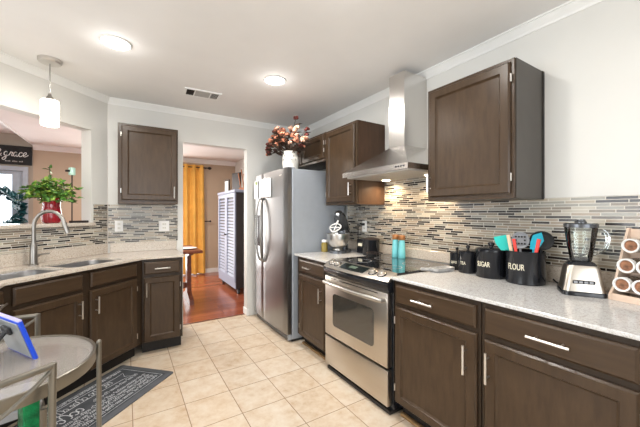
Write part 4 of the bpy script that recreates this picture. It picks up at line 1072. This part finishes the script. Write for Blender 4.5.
# ------------------------------------------------------------------ glass table and metal chairs
TC, TR, TZ = (-.437, 1.672), .318, .722
t = thing('glass_table', 'small round glass-topped table with champagne metal rim', 'table', (*TC, 0))
MB().lathe([(TR + .006, TZ - .044), (TR + .008, TZ - .040), (TR + .008, TZ + .003), (TR + .004, TZ + .006), (TR - .004, TZ + .003), (TR - .004, TZ - .040), (TR + .006, TZ - .044)], 64, cap=False).build('rim', M['tabmetal'], t)
MB().lathe([(TR - .005, TZ - .008), (TR - .005, TZ), (0, TZ)], 64).build('glass_top', M['tabglass'], t)
for a in (7, 160, 213):
    c, s_ = math.cos(R(a)), math.sin(R(a)); rr = TR + .018
    MB().tube([(rr * c, rr * s_, .001), (rr * c, rr * s_, TZ + .014)], .0098, 12).ball((rr * c, rr * s_, TZ + .016), .011).build('leg', M['tabmetal'], t)
def metal_chair(label, loc, rot):
    """local: back plane at y = 0, seat towards +y; width along x"""
    t = thing('metal_chair', label, 'chair', loc, rot, None)
    w, h, sd, sh = .20, .80, .30, .45
    tm = M['tabmetal']
    MB().loft([[(x, y, z) for x, y in rrect(-w, w, .015, sd, .05)] for z in (sh, sh + .03)]).build('seat', M['grey'], t)
    b = MB(); b.tube([(-w, 0, h), (-w * .5, -.012, h + .004), (w * .5, -.012, h + .004), (w, 0, h)], .011, 10, smooth=5); b.build('top_rail', tm, t)
    b = MB(); b.tube([(-w, -.001, h - .012), (-w * .45, -.012, h - .085), (0, -.016, h - .11), (w * .45, -.012, h - .085), (w, -.001, h - .012)], .007, 8, smooth=5); b.build('curved_brace', tm, t)
    for x in (-w, w):
        MB().tube([(x, 0, h + .008), (x, 0, sh), (x * 1.05, -.06, .001)], .0115, 10, smooth=4).build('back_leg', tm, t)
        MB().tube([(x, sd - .01, sh), (x * 1.05, sd, .001)], .0115, 10).build('front_leg', tm, t)
    MB().tube([(-w, 0, sh + .015), (w, 0, sh + .015)], .008, 8).tube([(-w, 0, sh + .015), (-w, sd - .01, sh + .005)], .008, 8).tube([(w, 0, sh + .015), (w, sd - .01, sh + .005)], .008, 8).build('seat_frame', tm, t)
    return t
# near chair: right post shows at the front of the table, far chair: right post shows behind the table
metal_chair('champagne metal chair with curved brace on the near side of the table', (-.383, 1.272, 0), R(31))
metal_chair('champagne metal chair with curved brace on the far side of the table', (-.575, 2.045, 0), R(194))
# tablet leaning on its stand on the glass
tb = thing('tablet', 'tablet in royal blue bumper case propped on the glass table', 'tablet', (-.304, 1.694, TZ + .0005), R(121))
tl = Matrix.Rotation(R(-17), 4, 'X')
# local: x along the bottom edge (away from the camera), screen faces -y, top leans to +y
w_, h_ = .25, .178
MB().box(0, w_, 0, .014, 0, h_, bev=.003).xform(tl).build('case', M['blue'], tb)
MB().box(.012, w_ - .012, .0142, .0175, .010, h_ - .010, bev=.002).xform(tl).build('back_plate', M['tabback'], tb)
MB().box(.012, w_ - .012, -.0015, -.0002, .012, h_ - .012).xform(tl).build('screen', M['screen'], tb)
MB().box(.0, w_, .0, .0145, h_ - .001, h_ + .006, bev=.002).xform(tl).build('top_bumper', M['lilac'], tb)
hp = tl @ Vector((w_ / 2, .02, h_ * .72))
MB().box(w_ / 2 - .035, w_ / 2 + .035, .0176, .030, h_ * .62, h_ * .80, bev=.003).xform(tl).build('stand_hinge', M['blackmat'], tb)
MB().tube([hp, (w_ / 2, hp.y + .085, .012)], .010, 8).build('stand_leg', M['blackmat'], tb)
# emerald bag under the table
t = thing('gift_bag', 'slim shiny emerald foil bag standing on the near chair under the table', 'bag', (-.285, 1.44, .482), R(31))
L = []
for z, k in ((0, 1), (.10, 1.0), (.19, 1.04)): L.append([(x * k, y * k, z) for x, y in rrect(-.022, .022, -.022, .022, .004)])
MB().loft(L).build('body', M['emerald'], t)
MB().tube([(-.015, -.018, .188), (-.012, -.018, .205), (.012, -.018, .205), (.015, -.018, .188)], .002, 6, smooth=3).build('bag_handle', M['white'], t)
